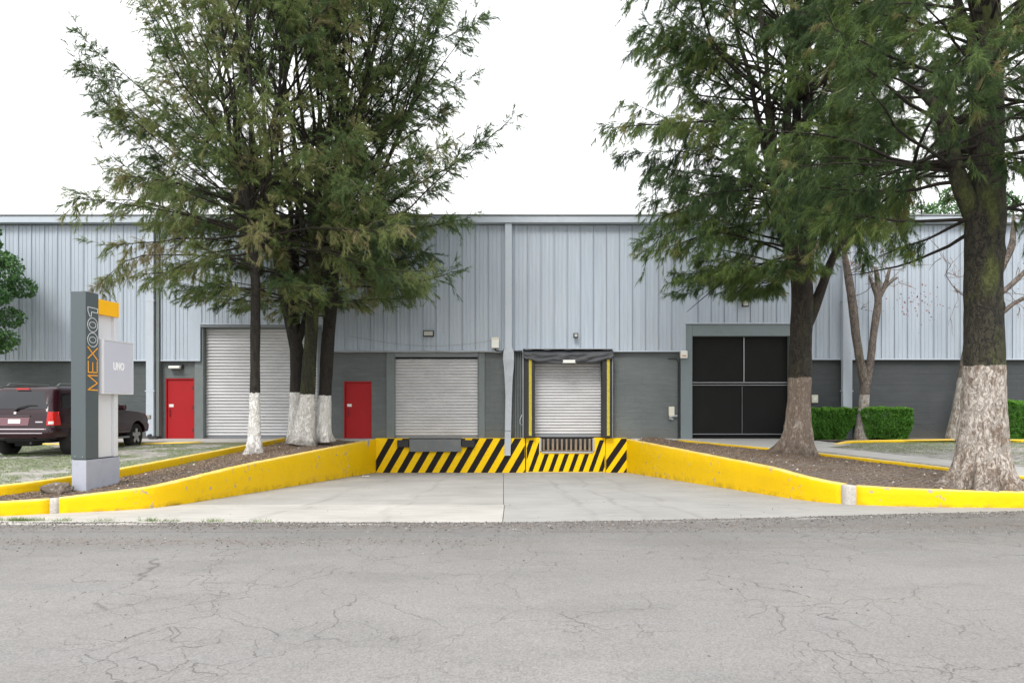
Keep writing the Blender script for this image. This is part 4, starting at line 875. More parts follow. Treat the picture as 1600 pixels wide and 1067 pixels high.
for sx in (-1, 1):
    side_patch('side_window', sx, [(.52, 1.22), (1.18, 1.22), (.66, 1.60), (1.18, 1.60)], gl)
    side_patch('side_window', sx, [(1.24, 1.22), (2.20, 1.22), (1.24, 1.61), (2.14, 1.61)], gl)
    side_patch('side_window', sx, [(2.28, 1.22), (3.30, 1.22), (2.24, 1.61), (2.75, 1.61)], gl)
    side_patch('door_seam', sx, [(1.205, .55), (1.215, .55), (1.205, 1.2), (1.215, 1.2)], M['black'], .002); side_patch('door_seam', sx, [(2.235, .55), (2.245, .55), (2.235, 1.2), (2.245, 1.2)], M['black'], .002)
    side_patch('side_moulding', sx, [(1.56, .62), (3.6, .62), (1.56, .72), (3.6, .72)], simple('moulding', (.05, .02, .025), .4), .008)
    for hy in (1.35, 2.4): link('door_handle', MB().box(sx*.952-.012, sx*.952+.012, hy, hy+.16, 1.04, 1.07).mesh('door_handle', cp), CAR)
    b = MB(); b.tube([(sx*.64, .75, 1.80), (sx*.64, .85, 1.86), (sx*.64, 2.4, 1.86), (sx*.64, 2.55, 1.78)], .018, 8); b.tube([(sx*.64, 1.5, 1.79), (sx*.64, 1.5, 1.86)], .015, 6); link('roof_rail', b.mesh('roof_rail', M['lever'], smooth=True), CAR)
    m_ = link('mirror', MB().box(sx*.93, sx*1.12, 3.08, 3.2, 1.17, 1.33).mesh('mirror', cp), CAR); md = m_.modifiers.new('bevel', 'BEVEL'); md.width = .04; md.segments = 3
    tl = rear_patch('tail_lamp', *( (.80, .965) if sx > 0 else (-.965, -.80)), .80, 1.14, rdm, .02)
    rear_patch('reverse_lens', *( (.84, .93) if sx > 0 else (-.93, -.84)), .83, .90, M['white'], .028, parent=tl)
    side_patch('tail_lamp_side', sx, [(.14, .80), (.36, .80), (.14, 1.14), (.32, 1.14)], rdm, .012, tl)
    link('headlamp', MB().box(sx*.6, sx*.9, 4.93, 5.04, .86, 1.0).mesh('headlamp', M['lens']), CAR)
rear_patch('rear_window', -.76, .76, 1.215, 1.66, gl, .008, .06)
rear_patch('gate_recess', -.34, .34, .80, 1.00, simple('recess_paint', (.17, .08, .095), .3, .1), .006, -.03)
rear_patch('number_plate', -.15, .15, .85, .955, M['white'], .014)
rear_patch('gate_bar', -.38, .38, 1.02, 1.055, simple('gate_bar_paint', (.05, .03, .035), .3), .02)
rear_patch('badge', .52, .70, .87, .90, chrome, .01); rear_patch('badge', -.74, -.54, .85, .88, chrome, .01)
rear_patch('emblem', -.03, .03, 1.085, 1.135, M['white'], .012)
rear_patch('bumper_trim', -.80, .80, .70, .722, chrome, .012); rear_patch('bumper_trim', -.76, .76, .60, .616, chrome, .010)
rear_patch('gate_seam', -.80, .80, 1.185, 1.195, M['black'], .004)
link('wiper', MB().tube([(.0, .12, 1.18), (.1, .13, 1.25), (.3, .17, 1.31), (.5, .17, 1.31)], [.03, .02, .012, .008], 6).mesh('wiper', M['black']), CAR)
link('high_brake_lamp', MB().box(-.16, .16, .40, .44, 1.70, 1.735).mesh('high_brake_lamp', rdm), CAR)
link('rear_bumper_lower', MB().box(-.74, .74, .16, .40, .42, .50).mesh('rear_bumper_lower', M['black']), CAR)
b = MB(); b.box(-.55, .55, .6, 4.6, .34, .46); b.tube([(.42, .06, .36), (.40, .6, .36)], .03, 10); b.box(-.55, -.1, .9, 1.3, .24, .4); link('underbody', b.mesh('underbody', M['black']), CAR)
link('running_board', MB().box(.88, .98, 1.6, 3.6, .34, .39).box(-.98, -.88, 1.6, 3.6, .34, .39).mesh('running_board', M['slatdark']), CAR)
for wy in (1.08, 4.10):
    for sx in (-1, 1):
        cx_ = sx*.81; wb = link('wheel', MB().lathe([(.20, sx*-.12), (.33, sx*-.125), (.372, sx*-.10), (.378, 0), (.372, sx*.10), (.33, sx*.125), (.245, sx*.122), (.235, sx*.07)], (cx_, wy, .375), 'x', 36).mesh('wheel', tyrem, smooth=True), CAR)
        rb = MB().lathe([(.243, sx*.112), (.235, sx*.118), (.215, sx*.10), (.20, sx*.03), (.0, sx*.03)], (cx_, wy, .375), 'x', 36, m=1)
        for k in range(5):
            a = 2*math.pi*k/5+.3; d = (math.cos(a), math.sin(a)); pn = (-d[1], d[0]); q = []
            for r_, w_ in ((.03, .06), (.225, .05)): q += [(r_, w_), (r_, -w_)]
            pts = [(cx_+sx*.085, wy+d[0]*r_+pn[0]*w_, .375+d[1]*r_+pn[1]*w_) for r_, w_ in (q[0], q[1], q[3], q[2])]
            rb.prism(pts, (sx*.03, 0, 0))
        rb.lathe([(.055, sx*.12), (.055, sx*.05), (0, sx*.05)], (cx_, wy, .375), 'x', 16); rb.lathe([(.0, sx*.122), (.056, sx*.12)], (cx_, wy, .375), 'x', 16)
        link('rim', rb.mesh('rim', [rimm, M['black']], smooth=False), wb)
# ---------------------------------------------------------------- trees
def unit(v): return v/np.maximum(np.linalg.norm(v, axis=-1, keepdims=True), 1e-9)
def trunk_mesh(name, path, rad, mat, parent, sides=26, wash=None, zbase=0., lobes=0, step=.09, amp=.05, seed=0, basefade=.35, knots=(), **k):
    """bark-covered tube; radius modulated by root lobes near the ground; wash = height up to which it is whitewashed"""
    P = resample([(p[0], p[1], p[2]) for p in path], step, True) if False else None
    pts = np.array(path, float); d = np.r_[0, np.cumsum(np.linalg.norm(np.diff(pts, axis=0), axis=1))]; n = max(4, int(d[-1]/step)); s = np.linspace(0, d[-1], n)
    # smooth interpolation of the centre line
    C = np.stack([np.interp(s, d, pts[:, i]) for i in range(3)], 1)
    for _ in range(int(.25/step)+1): C[1:-1] = (C[:-2]+2*C[1:-1]+C[2:])/4
    r = np.interp(s, d, rad); V = []; WA = []; BA = []
    T = np.gradient(C, axis=0); T = unit(T)
    x = unit(np.cross(T[0], (0, 1, 0))); fr = []
    for i in range(n): x = unit(x-T[i]*np.dot(x, T[i])); fr.append((x, np.cross(T[i], x)))
    for i in range(n):
        for j in range(sides):
            a = 2*math.pi*j/sides; q = fr[i][0]*math.cos(a)+fr[i][1]*math.sin(a); h = C[i][2]-zbase
            flare = max(0, 1-h/.9)**2.2 if lobes else 0
            rr = r[i]*(1+flare*(.25*math.sin(a*lobes+seed)+.18*math.sin(a*(lobes*2+1)+seed*2)) if lobes else r[i]/max(r[i], 1e-6))
            if not lobes: rr = r[i]
            p = C[i]+q*rr; nv = Vector((p[0]*2.2, p[1]*2.2, p[2]*.9+seed)); nf = Vector((p[0]*14, p[1]*14, p[2]*3.5+seed))
            kz = sum(kh*math.exp(-((C[i][2]-kk)/kr)**2-(((a-ka+math.pi) % (2*math.pi)-math.pi)/kw)**2) for kk, ka, kh, kr, kw in knots)
            rr2 = rr*(1+kz+amp*2*mnoise.noise(nv)+amp*mnoise.noise(nf)); p = C[i]+q*rr2; V.append(tuple(p))
            WA.append(min(1, max(0, .5+(wash-p[2])/.10*.5)) if wash else 0.); BA.append(min(1, max(0, 1-h/basefade)))
    b = MB(); b.v = V
    for i in range(n-1):
        for j in range(sides): b.f.append((i*sides+j, i*sides+(j+1) % sides, (i+1)*sides+(j+1) % sides, (i+1)*sides+j)); b.mi.append(0)
    b.f.append(tuple((n-1)*sides+j for j in range(sides))); b.mi.append(0)
    o = b.build(name, mat, parent, smooth=True, **k)
    for nm, dt in (('wash', WA), ('base', BA)): a = o.data.attributes.new(nm, 'FLOAT', 'POINT'); a.data.foreach_set('value', dt)
    return o
def tubes_np(paths, radii, n):
    """paths (k, m, 3), radii (k, m) -> V, F of k tubes, vectorised"""
    k, m, _ = paths.shape; T = unit(np.gradient(paths, axis=1)); ref = np.where(np.abs(T[..., 2:3]) > .9, np.array([1., 0, 0]), np.array([0, 0, 1.]))
    X = unit(np.cross(T, ref)); Y = np.cross(T, X); a = np.arange(n)*2*np.pi/n
    V = paths[:, :, None]+(X[:, :, None]*np.cos(a)[None, None, :, None]+Y[:, :, None]*np.sin(a)[None, None, :, None])*radii[:, :, None, None]
    i = np.arange(m-1)[:, None]*n; j = np.arange(n)[None]; q = np.stack([i+j, i+(j+1) % n, i+n+(j+1) % n, i+n+j], -1).reshape(-1, 4)
    return V.reshape(-1, 3), (q[None]+(np.arange(k)*m*n)[:, None, None]).reshape(-1, 4)
def needles(P, D, L, per, nl, nw, spread, droop, tone, rng, tj=.12):
    """P base, D direction, L length of each twig -> thin triangles"""
    N = len(P); t_ = rng.uniform(0, 1, (N, per)); d = unit(D[:, None]+rng.normal(0, spread, (N, per, 3))); d[..., 2] -= droop*rng.uniform(.4, 1.2, (N, per)); d = unit(d)
    base = P[:, None]+D[:, None]*(t_*L[:, None])[..., None]; ln = nl*rng.uniform(.6, 1.25, (N, per)); side = unit(np.cross(d, rng.normal(0, 1, (N, per, 3))))*(nw*rng.uniform(.6, 1.3, (N, per)))[..., None]/2
    mid = base+d*(ln*.5)[..., None]; mid[..., 2] -= .0; tip = base+d*ln[..., None]; tip[..., 2] -= ln*.18*droop*2
    M_ = N*per
    # two triangles: a slim kite
    V = np.stack([base-side, base+side, tip], 2).reshape(-1, 3); o = np.arange(M_)[:, None]*3; Fc = o+np.array([[0, 1, 2]])
    tn = np.repeat(np.clip(np.repeat(tone[:, None], per, 1)+rng.normal(0, tj, (N, per)), 0, 1).ravel(), 3)
    return V, Fc, tn
def conifer(T_, stems, hull, nb, rng, mat, bark, tw_mat, zlo, ztop, tone0=.4, up=(.0, .75), per=34, twigs=18, density=1., start=.28, nl=.115, nw=.009, ymax=None, extra=(), hang=.25, branch_r=.035, inside=None, cutz=.25):
    """stems: list of (path, radii). hull(p) > 0 inside. Branches are grown out of the stems towards the hull."""
    bp = []; br = []
    def grow(p0, d0, L, lift):
        m = 9; pts = [np.array(p0, float)]; d = np.array(d0, float)
        for i in range(m-1):
            d = unit(d+rng.normal(0, .11, 3)+np.array([0, 0, lift/m])); pts.append(pts[-1]+d*L/(m-1))
        return np.array(pts)
    sax = [np.array(st, float) for st, sr in stems]
    def snap(p):
        c_ = [np.array([np.interp(np.clip(p[2], a[0][2], a[-1][2]), a[:, 2], a[:, k]) for k in range(3)]) for a in sax]
        return min(c_, key=lambda v: np.linalg.norm(v-np.array(p)))
    extra = [(snap(e[0]),)+tuple(e[1:]) for e in extra]
    for e in extra: bp.append(grow(np.array(e[0]), unit(np.array(e[1])-np.array(e[0])), np.linalg.norm(np.array(e[1])-np.array(e[0])), e[2] if len(e) > 2 else .1)); br.append(np.linspace(branch_r*1.1, .006, 9))
    tries = 0; made = 0
    while made < nb and tries < nb*12:
        tries += 1; st, sr = stems[rng.integers(len(stems))]; st = np.array(st, float)
        zmin, zmax = max(st[0][2], zlo), min(st[-1][2], ztop)
        if zmax <= zmin: continue
        z = zmin+(zmax-zmin)*rng.uniform(0, 1)**1.6; p0 = np.array([np.interp(z, st[:, 2], st[:, k]) for k in range(3)]); az = rng.uniform(0, 2*math.pi); hh = (z-zlo)/(ztop-zlo)
        el = lerp(up[0], up[1], min(1, hh*1.5))+rng.normal(0, .18); d0 = np.array([math.cos(az)*math.cos(el), math.sin(az)*math.cos(el), math.sin(el)])
        L = .6
        while L < 8.5 and hull(p0+d0*L): L += .3
        if L < 1.0: continue
        L *= rng.uniform(.65, 1.06)
        P = grow(p0, d0, L, rng.uniform(-.15, .35) if hh > .25 else rng.uniform(-.45, .1))
        P[:, 2] = np.maximum(P[:, 2], zlo+cutz+.12+.15*np.abs(P[:, 0]-P[0, 0])*0)
        if ymax: 
            P[:, 1] = np.where(P[:, 2] < 8.9, np.minimum(P[:, 1], ymax), P[:, 1])
        r0 = min(branch_r, .009*L+.006); bp.append(P); br.append(np.linspace(r0, .005, 9)); made += 1
    BP = np.array(bp); BR = np.array(br); V1, F1 = tubes_np(BP, BR, 6)
    # secondary shoots
    sp = []; sd_ = []; sl_ = []; sb = []
    for bi, P in enumerate(BP):
        seg = np.linalg.norm(np.diff(P, axis=0), axis=1); L = seg.sum(); n = int(twigs*L*density*.34)+2
        for q in range(n):
            t_ = start+(1-start)*rng.uniform(0, 1)**.8; f = t_*8; i = min(7, int(f)); p = P[i]+(P[i+1]-P[i])*(f-i); d = unit(P[i+1]-P[i]); rnd_ = unit(rng.normal(0, 1, 3)); s_ = unit(rnd_-d*np.dot(rnd_, d))
            dd_ = unit(d*rng.uniform(.5, 1.1)+s_*rng.uniform(.5, 1.0)+np.array([0, 0, -hang*rng.uniform(0, 1.5)])); sp.append(p); sd_.append(dd_); sl_.append(rng.uniform(.25, .8)*(1.1-.35*t_)*min(1, L/3.5+.35)); sb.append(bi)
        sp.append(P[-2]); sd_.append(unit(P[-1]-P[-2])); sl_.append(.5); sb.append(bi)
    sp = np.array(sp); sd_ = np.array(sd_); sl_ = np.array(sl_); sb = np.array(sb); k = len(sp); m = 5
    # curved secondary paths
    cut = sp[:, 2] > zlo+cutz; sp, sd_, sl_, sb = sp[cut], sd_[cut], sl_[cut], sb[cut]; k = len(sp); tt = np.linspace(0, 1, m)[None, :, None]; SP = sp[:, None]+sd_[:, None]*tt*sl_[:, None, None]; SP[..., 2] -= (tt[..., 0]**2)*(sl_*hang*rng.uniform(.2, 1.1, k))[:, None]
    SP[..., 2] = np.maximum(SP[..., 2], zlo+cutz-.1)
    V2, F2 = tubes_np(SP, np.linspace(.006, .0025, m)[None].repeat(k, 0), 3)
    V = np.concatenate([V1, V2]); Fq = np.concatenate([F1, F2+len(V1)])
    npmesh('branches', V, Fq, tw_mat, None, T_, smooth=True)
    pk = rng.choice(k, min(k, 70), replace=False); dt = []
    for i in pk:
        p = SP[i, 2].copy(); d = unit(sd_[i]+rng.normal(0, .5, 3)); pt = []
        for _ in range(9): pt.append(p.copy()); d = unit(d+rng.normal(0, .33, 3)+np.array([0, 0, -.22])); p = p+d*.085
        dt.append(pt)
    Vd, Fd = tubes_np(np.array(dt), np.linspace(.0055, .002, 9)[None].repeat(len(dt), 0), 3); npmesh('dry_twigs', Vd, Fd, M['drytwig'], None, T_, kind='stuff')
    # tertiary twiglets carrying needles
    nt = 6; ti = np.repeat(np.arange(k), nt); u = rng.uniform(.05, 1, len(ti)); f = u*(m-1); i0 = np.minimum(m-2, f.astype(int)); fr_ = (f-i0)[:, None]
    P = SP[ti, i0]*(1-fr_)+SP[ti, i0+1]*fr_; D = unit(SP[ti, i0+1]-SP[ti, i0]); D = unit(D*.9+rng.normal(0, .38, D.shape)+np.array([0, 0, -hang*.75])); L = rng.uniform(.10, .30, len(ti))
    kp = P[:, 2] > zlo+cutz-.15; P, D, L, ti = P[kp], D[kp], L[kp], ti[kp]
    clump = np.array([mnoise.noise(Vector(p)*.75) for p in sp]); tb = tone0+.42*clump+rng.normal(0, .09, k)+rng.normal(0, .07, len(BP))[sb]
    br_ = rng.uniform(0, 1, k) < .03; tb = np.where(br_, .97, tb); tone = tb[ti]
    V3, F3, T3 = needles(P, D, L, per, nl, nw, .40, hang*.55, tone, rng)
    if ymax: V3[:, 1] = np.where(V3[:, 2] < 8.5, np.minimum(V3[:, 1], ymax+.15), V3[:, 1])
    npmesh('crown', V3, F3, mat, T3, T_)
    return len(F3)
def wp(px, py, Y): return (FX(px, Y), Y, FZ(py, Y))
AF = math.pi/2    # trunk side that faces the street
TG = 'tall feathery evergreens in the left planting bed'
# --- left group: one hull for the whole clump
def hullL(p, cx=-6.55, cy=19.6):
    R_ = np.interp(p[2], [3.6, 4.9, 6.0, 8, 10, 13.5, 16.5], [1.0, 3.5, 5.3, 5.5, 5.9, 5.3, 3.6]); dx = (p[0]-cx)/R_; dy = (p[1]-cy)/(R_*.72)
    return dx*dx+dy*dy < 1 and p[2] < 16.5 and not (p[1] > 23.7 and p[2] < 8.8)
def fork(p, spread, n, top, rng, r0, bias=(0, 0)):
    out_ = []
    for i in range(n):
        a = 2*math.pi*i/n+rng.uniform(-.4, .4); s_ = spread*rng.uniform(.5, 1.1); m = 7; pts = []
        for k in range(m): u = k/(m-1); pts.append((p[0]+(math.cos(a)*s_+bias[0])*u**.85+rng.normal(0, .06), p[1]+(math.sin(a)*s_*.6+bias[1])*u**.85+rng.normal(0, .06), lerp(p[2], top, u)))
        pts[0] = tuple(p); out_.append((pts, np.linspace(r0, .02, m)))
    return out_
def pine(label, base, trunkpath, rad, washz, bark, forks, hull, nb, seed, zlo, ztop, group=None, lobes=0, sides=26, conmat='needle', knots=(), limbs=(), **kw):
    rng = np.random.default_rng(seed); T_ = thing('evergreen_tree', base, label, 'tree', group)
    trunk_mesh('trunk', trunkpath, rad, M[bark], T_, sides=sides, wash=washz, zbase=base[2], lobes=lobes, seed=seed, knots=knots, step=.06 if knots else .09)
    stems = []
    for fk in forks: stems += fork(*fk[:4], rng, *fk[4:])
    stems += list(limbs)
    for st, sr in stems: trunk_mesh('limb', st, sr, M[bark], T_, sides=9, step=.22, amp=.05, seed=seed)
    main = ([p for p in trunkpath], rad)
    n = conifer(T_, stems+[main], hull, nb, rng, M[conmat], None, M['twig'], zlo, ztop, **kw); return n
tot = 0
b1 = (-6.87, 18.2, .37)
tot += pine('slimmest of the left evergreens, straight trunk with bright whitewash, nearest the street', b1,
     [wp(397, 711, 18.2), wp(397.5, 700, 18.2), wp(397.5, 680, 18.2), wp(398, 640, 18.2), wp(398.5, 600, 18.2), wp(399, 500, 18.2), wp(399, 440, 18.2), wp(396, 330, 18.3), wp(392, 230, 18.4)], [.29, .215, .17, .14, .128, .125, .12, .10, .06], FZ(614, 18.2), 'barkL',
     [((FX(398, 18.2), 18.2, 6.0), 1.9, 5, 13.5, .07)], hullL, 98, 3, 4.4, 13.5, TG, lobes=4, sides=22, tone0=.68, ymax=23.7, start=.35, hang=.38, up=(.0, 1.0), extra=[((-6.9, 18.2, 6.2), (-11.2, 18.3, 5.9), -.1), ((-6.9, 18.2, 5.8), (-10.4, 18.4, 4.9), -.2), ((-6.9, 18.2, 6.8), (-11.0, 18.0, 7.2), .1), ((-6.9, 18.2, 6.0), (-9.0, 17.2, 5.2), -.2), ((-6.9, 18.2, 6.0), (-6.6, 15.6, 5.6), -.1), ((-6.9, 18.2, 6.6), (-8.0, 15.6, 6.6), 0.)])
b2 = (-6.72, 21.4, .5)
T2p = [wp(463, 692, 21.4), wp(462, 675, 21.4), wp(463, 640, 21.4), wp(464, 600, 21.4), wp(464, 545, 21.4), wp(455, 505, 21.4), wp(443, 460, 21.4), wp(432, 400, 21.3), wp(415, 300, 21.2)]
tot += pine('dark forked evergreen, rearmost trunk of the left clump, standing close behind the mossy one', b2, T2p, [.30, .25, .22, .20, .21, .19, .16, .12, .09], FZ(613, 21.4), 'barkL',
     [((FX(464, 21.4), 21.4, FZ(540, 21.4)), 1.6, 3, 12.5, .12, (.3, 0)), ((FX(425, 21.3), 21.3, 7.2), 2.2, 4, 15, .08, (-1.5, 0))], hullL, 74, 5, 4.5, 14.5, TG, lobes=3, tone0=.38, ymax=23.7, up=(.0, 1.0))
b3 = (-6.28, 20.7, .49)
tot += pine('thick mossy green evergreen trunk with whitewashed foot in the middle of the left clump', b3,
     [wp(473, 694, 20.7), wp(475, 680, 20.7), wp(478, 650, 20.7), wp(480.5, 615, 20.7), wp(484, 560, 20.7), wp(489, 480, 20.7), wp(492, 420, 20.7), wp(497, 300, 20.6), wp(500, 180, 20.5)], [.40, .33, .27, .215, .20, .185, .17, .13, .07], FZ(616, 20.7), 'barkM',
     [((FX(492, 20.7), 20.7, 5.6), 2.2, 6, 15, .09)], hullL, 78, 8, 4.4, 14.5, TG, lobes=5, tone0=.58, ymax=23.7, up=(.0, 1.0))
b4 = (-5.88, 21.2, .5)
tot += pine('dark leaning evergreen trunk, rightmost of the left clump, beside the ramp wall', b4,
     [wp(504, 690, 21.2), wp(504, 675, 21.2), wp(506, 650, 21.2), wp(508, 618, 21.2), wp(511, 560, 21.2), wp(515, 500, 21.2), wp(521, 440, 21.2), wp(540, 330, 21.0), wp(556, 230, 20.8)], [.34, .27, .23, .19, .20, .195, .17, .13, .08], FZ(618, 21.2), 'barkL',
     [((FX(524, 21.2), 21.2, 5.8), 2.6, 6, 15, .09, (1.2, 0))], hullL, 96, 12, 4.1, 14.5, TG, lobes=4, tone0=.38, ymax=23.7, up=(.0, 1.0),
     extra=[((-5.2, 20.6, 6.2), (-.6, 20.5, 9.6), .25), ((-5.0, 20.4, 6.8), (-.4, 20, 10.8), .3), ((-5.0, 20.3, 6.0), (-.9, 20, 7.4), .1), ((-4.8, 20.5, 5.4), (-1.6, 20.3, 4.9), -.2), ((-4.9, 20.3, 8.2), (-1.0, 20, 13), .3)])
TGR = 'large evergreens in the right planting bed'
bA = (7.36, 17.7, .38)
def hullA(p):
    R_ = np.interp(p[2], [3.9, 5.2, 6.5, 8, 10, 12.5, 15.5], [1.2, 2.7, 3.3, 3.1, 4.5, 4.0, 2.2]); cx = 6.6
    return ((p[0]-cx)/R_)**2+((p[1]-17.6)/(R_*.9))**2 < 1 and p[2] < 15.5 and not (p[0] > 7.5 and p[2] < 6.6)
tot += pine('tall evergreen with buttressed brown foot and grey wash, in front of the mesh gate', bA,
     [wp(1242, 716, 17.7), wp(1243, 708, 17.7), wp(1245, 690, 17.7), wp(1247, 660, 17.7), wp(1249, 620, 17.7), wp(1250, 580, 17.7), wp(1252, 520, 17.7), wp(1254, 460, 17.7), wp(1250, 420, 17.7), wp(1236, 385, 17.7), wp(1218, 340, 17.6), wp(1208, 260, 17.5), wp(1203, 160, 17.5)], [.62, .52, .40, .33, .29, .275, .265, .27, .25, .20, .17, .13, .08], FZ(590, 17.7), 'barkA',
     [((FX(1254, 17.7), 17.7, FZ(425, 17.7)), 1.4, 3, 13, .17, (.3, 0)), ((FX(1215, 17.6), 17.6, 6.8), 1.9, 5, 14, .10), ], hullA, 200, 21, 4.7, 14, TGR, lobes=7, sides=36, conmat='needle2', tone0=.48, hang=.5, nl=.14, nw=.009, ymax=23.6, limbs=[([wp(1250, 535, 17.7), wp(1262, 505, 17.7), wp(1284, 450, 17.6), wp(1301, 400, 17.4), wp(1325, 362, 17.2), wp(1350, 330, 17), wp(1365, 270, 16.8)], [.10, .15, .12, .10, .08, .06, .03]), ([wp(1257, 440, 17.7), wp(1264, 390, 17.7), wp(1266, 330, 17.7), wp(1258, 240, 17.8), wp(1262, 120, 17.8)], [.17, .15, .13, .10, .06])],
     extra=[((6.3, 17.4, 8.6), (2.3, 17.2, 9.9), .1), ((6.4, 17.4, 6.4), (3.5, 17.3, 5.9), -.1), ((6.4, 17.4, 5.6), (3.9, 17.2, 4.7), -.3), ((6.6, 17.3, 5.5), (5.0, 16.9, 4.6), -.4), ((6.4, 17.4, 9.6), (2.6, 17.4, 11.8), .2), ((6.3, 17.4, 7.4), (3.3, 17.2, 7.1), -.2)])
bB = (8.27, 12.0, .25)
KN = [(FZ(665, 12), AF+.25, .16, .07, .22), (FZ(692, 12), AF+.22, -.16, .25, .10), (FZ(520, 12), AF+.1, .10, .07, .25), (FZ(450, 12), AF-.7, .12, .08, .25), (FZ(395, 12), AF+1.0, .10, .10, .3), (FZ(600, 12), AF-.9, .10, .12, .2), (FZ(480, 12), AF+.9, .08, .06, .25), (FZ(640, 12), AF-.3, -.07, .3, .12)]
def hullB(p):
    R_ = np.interp(p[2], [4.6, 5.4, 7, 9, 12], [2.0, 3.2, 3.9, 3.8, 2.2]); return ((p[0]-8.2)/R_)**2+((p[1]-12.2)/(R_*.85))**2 < 1 and p[2] < 12 and p[2] > 5.4
tot += pine('biggest trunk, nearest the street at right, flared and knotty with a worn whitewashed foot', bB,
     [wp(1533, 762, 12), wp(1533, 752, 12), wp(1534, 735, 12), wp(1536, 700, 12), wp(1537, 640, 12), wp(1537, 570, 12), wp(1537, 480, 12), wp(1538, 400, 12), wp(1539, 345, 12), wp(1541, 280, 12), wp(1543, 180, 12), wp(1543, 60, 12), wp(1541, -120, 12)], [.60, .52, .45, .40, .345, .315, .295, .295, .30, .27, .26, .22, .14], FZ(572, 12), 'barkB',
     [((FX(1543, 12), 12, 7.0), 1.5, 4, 11.5, .10)], hullB, 85, 33, 5.7, 11, TGR, cutz=-1.2, lobes=6, knots=KN, sides=52, conmat='needle2', tone0=.50, hang=.45, nl=.14, nw=.008, start=.30, limbs=[([wp(1532, 352, 12), wp(1512, 318, 12), wp(1496, 275, 12), wp(1484, 225, 12.1), wp(1474, 180, 12.1), wp(1452, 150, 12.2), wp(1425, 135, 12.3)], [.20, .17, .14, .12, .10, .08, .04]), ([wp(1480, 215, 12.1), wp(1487, 150, 12.2), wp(1500, 90, 12.3)], [.07, .05, .03]), ([wp(1492, 262, 12), wp(1450, 262, 12.2), wp(1405, 250, 12.4), wp(1370, 262, 12.6)], [.07, .06, .04, .02])],
     extra=[((8.0, 12, 4.9), (5.6, 12.3, 5.0), .1), ((7.6, 12, 5.9), (5.0, 12.4, 6.4), .1), ((8.5, 12, 5.0), (11, 12.5, 5.6), .1), ((8.4, 12, 6.2), (11, 12, 7.2), .2), ((7.9, 12.2, 4.7), (6.6, 13.5, 4.3), -.2), ((7.5, 12, 6.6), (4.8, 11.6, 8.0), .2), ((8.1, 12.2, 5.0), (6.6, 12.6, 4.6), -.3), ((8.4, 12.4, 5.2), (10.4, 13.2, 4.9), -.2), ((7.9, 12.3, 5.6), (5.4, 13.0, 5.2), -.2)])
print('needle faces', tot)
# --- bare trees by the hedges
def bare(label, base, trunkpath, rad, washz, limbs, leafbox, nleaf, seed, ntw, zend):
    rng = np.random.default_rng(seed); T_ = thing('bare_tree', base, label, 'tree'); trunk_mesh('trunk', trunkpath, rad, M['barkD'], T_, sides=18, wash=washz, zbase=base[2], amp=.06, seed=seed, basefade=.15)
    tips = []
    for pth, r_ in limbs: trunk_mesh('limb', pth, r_, M['barkD'], T_, sides=12, step=.12, amp=.08, seed=seed); tips.append(pth)
    P = []
    for q in range(ntw):
        pth = tips[rng.integers(len(tips))]; k = rng.integers(max(1, len(pth)//2), len(pth)); p = np.array(pth[k])+rng.normal(0, .04, 3); d = unit(rng.normal(0, 1, 3)*np.array([1, .6, .8])+np.array([.15, -.1, .35])); L = rng.uniform(.4, 1.5); pts = []
        for i in range(7): pts.append(p.copy()); d = unit(d+rng.normal(0, .2, 3)+np.array([0, 0, .03])); p = p+d*L/6; p[1] = min(p[1], 24.0)
        P.append(pts)
        for w_ in range(2):
            j = rng.integers(2, 6); p2 = np.array(pts[j]); d2 = unit(d+rng.normal(0, .7, 3)); pt = []
            for i in range(7): pt.append(p2.copy()); d2 = unit(d2+rng.normal(0, .2, 3)); p2 = p2+d2*L*.5/6; p2[1] = min(p2[1], 24.0)
            P.append(pt)
    P = np.array(P); rr = np.linspace(.009, .003, 7)[None].repeat(len(P), 0)*rng.uniform(.6, 1.7, (len(P), 1)); V, Fc = tubes_np(P, rr, 4); npmesh('twigs', V, Fc, M['twigpale'], None, T_)
    x0, x1, z0, z1, yy0 = leafbox; c = np.stack([rng.normal((x0+x1)/2, (x1-x0)/3.2, nleaf), rng.uniform(yy0-.5, yy0+.3, nleaf), rng.normal((z0+z1)/2, (z1-z0)/3.2, nleaf)], 1)
    pk = rng.choice(len(P), nleaf//2); c[:nleaf//2] = P[pk, rng.integers(3, 7, nleaf//2)]
    a = unit(rng.normal(0, 1, (nleaf, 3)))*.035; b_ = unit(np.cross(a, rng.normal(0, 1, (nleaf, 3))))*.022
    V = np.stack([c-a, c+b_, c+a, c-b_], 1).reshape(-1, 3); npmesh('leaves', V, np.arange(nleaf*4).reshape(-1, 4), M['redleaf'], np.repeat(rng.uniform(0, 1, nleaf), 4), T_, kind='stuff')
Y = 23.1
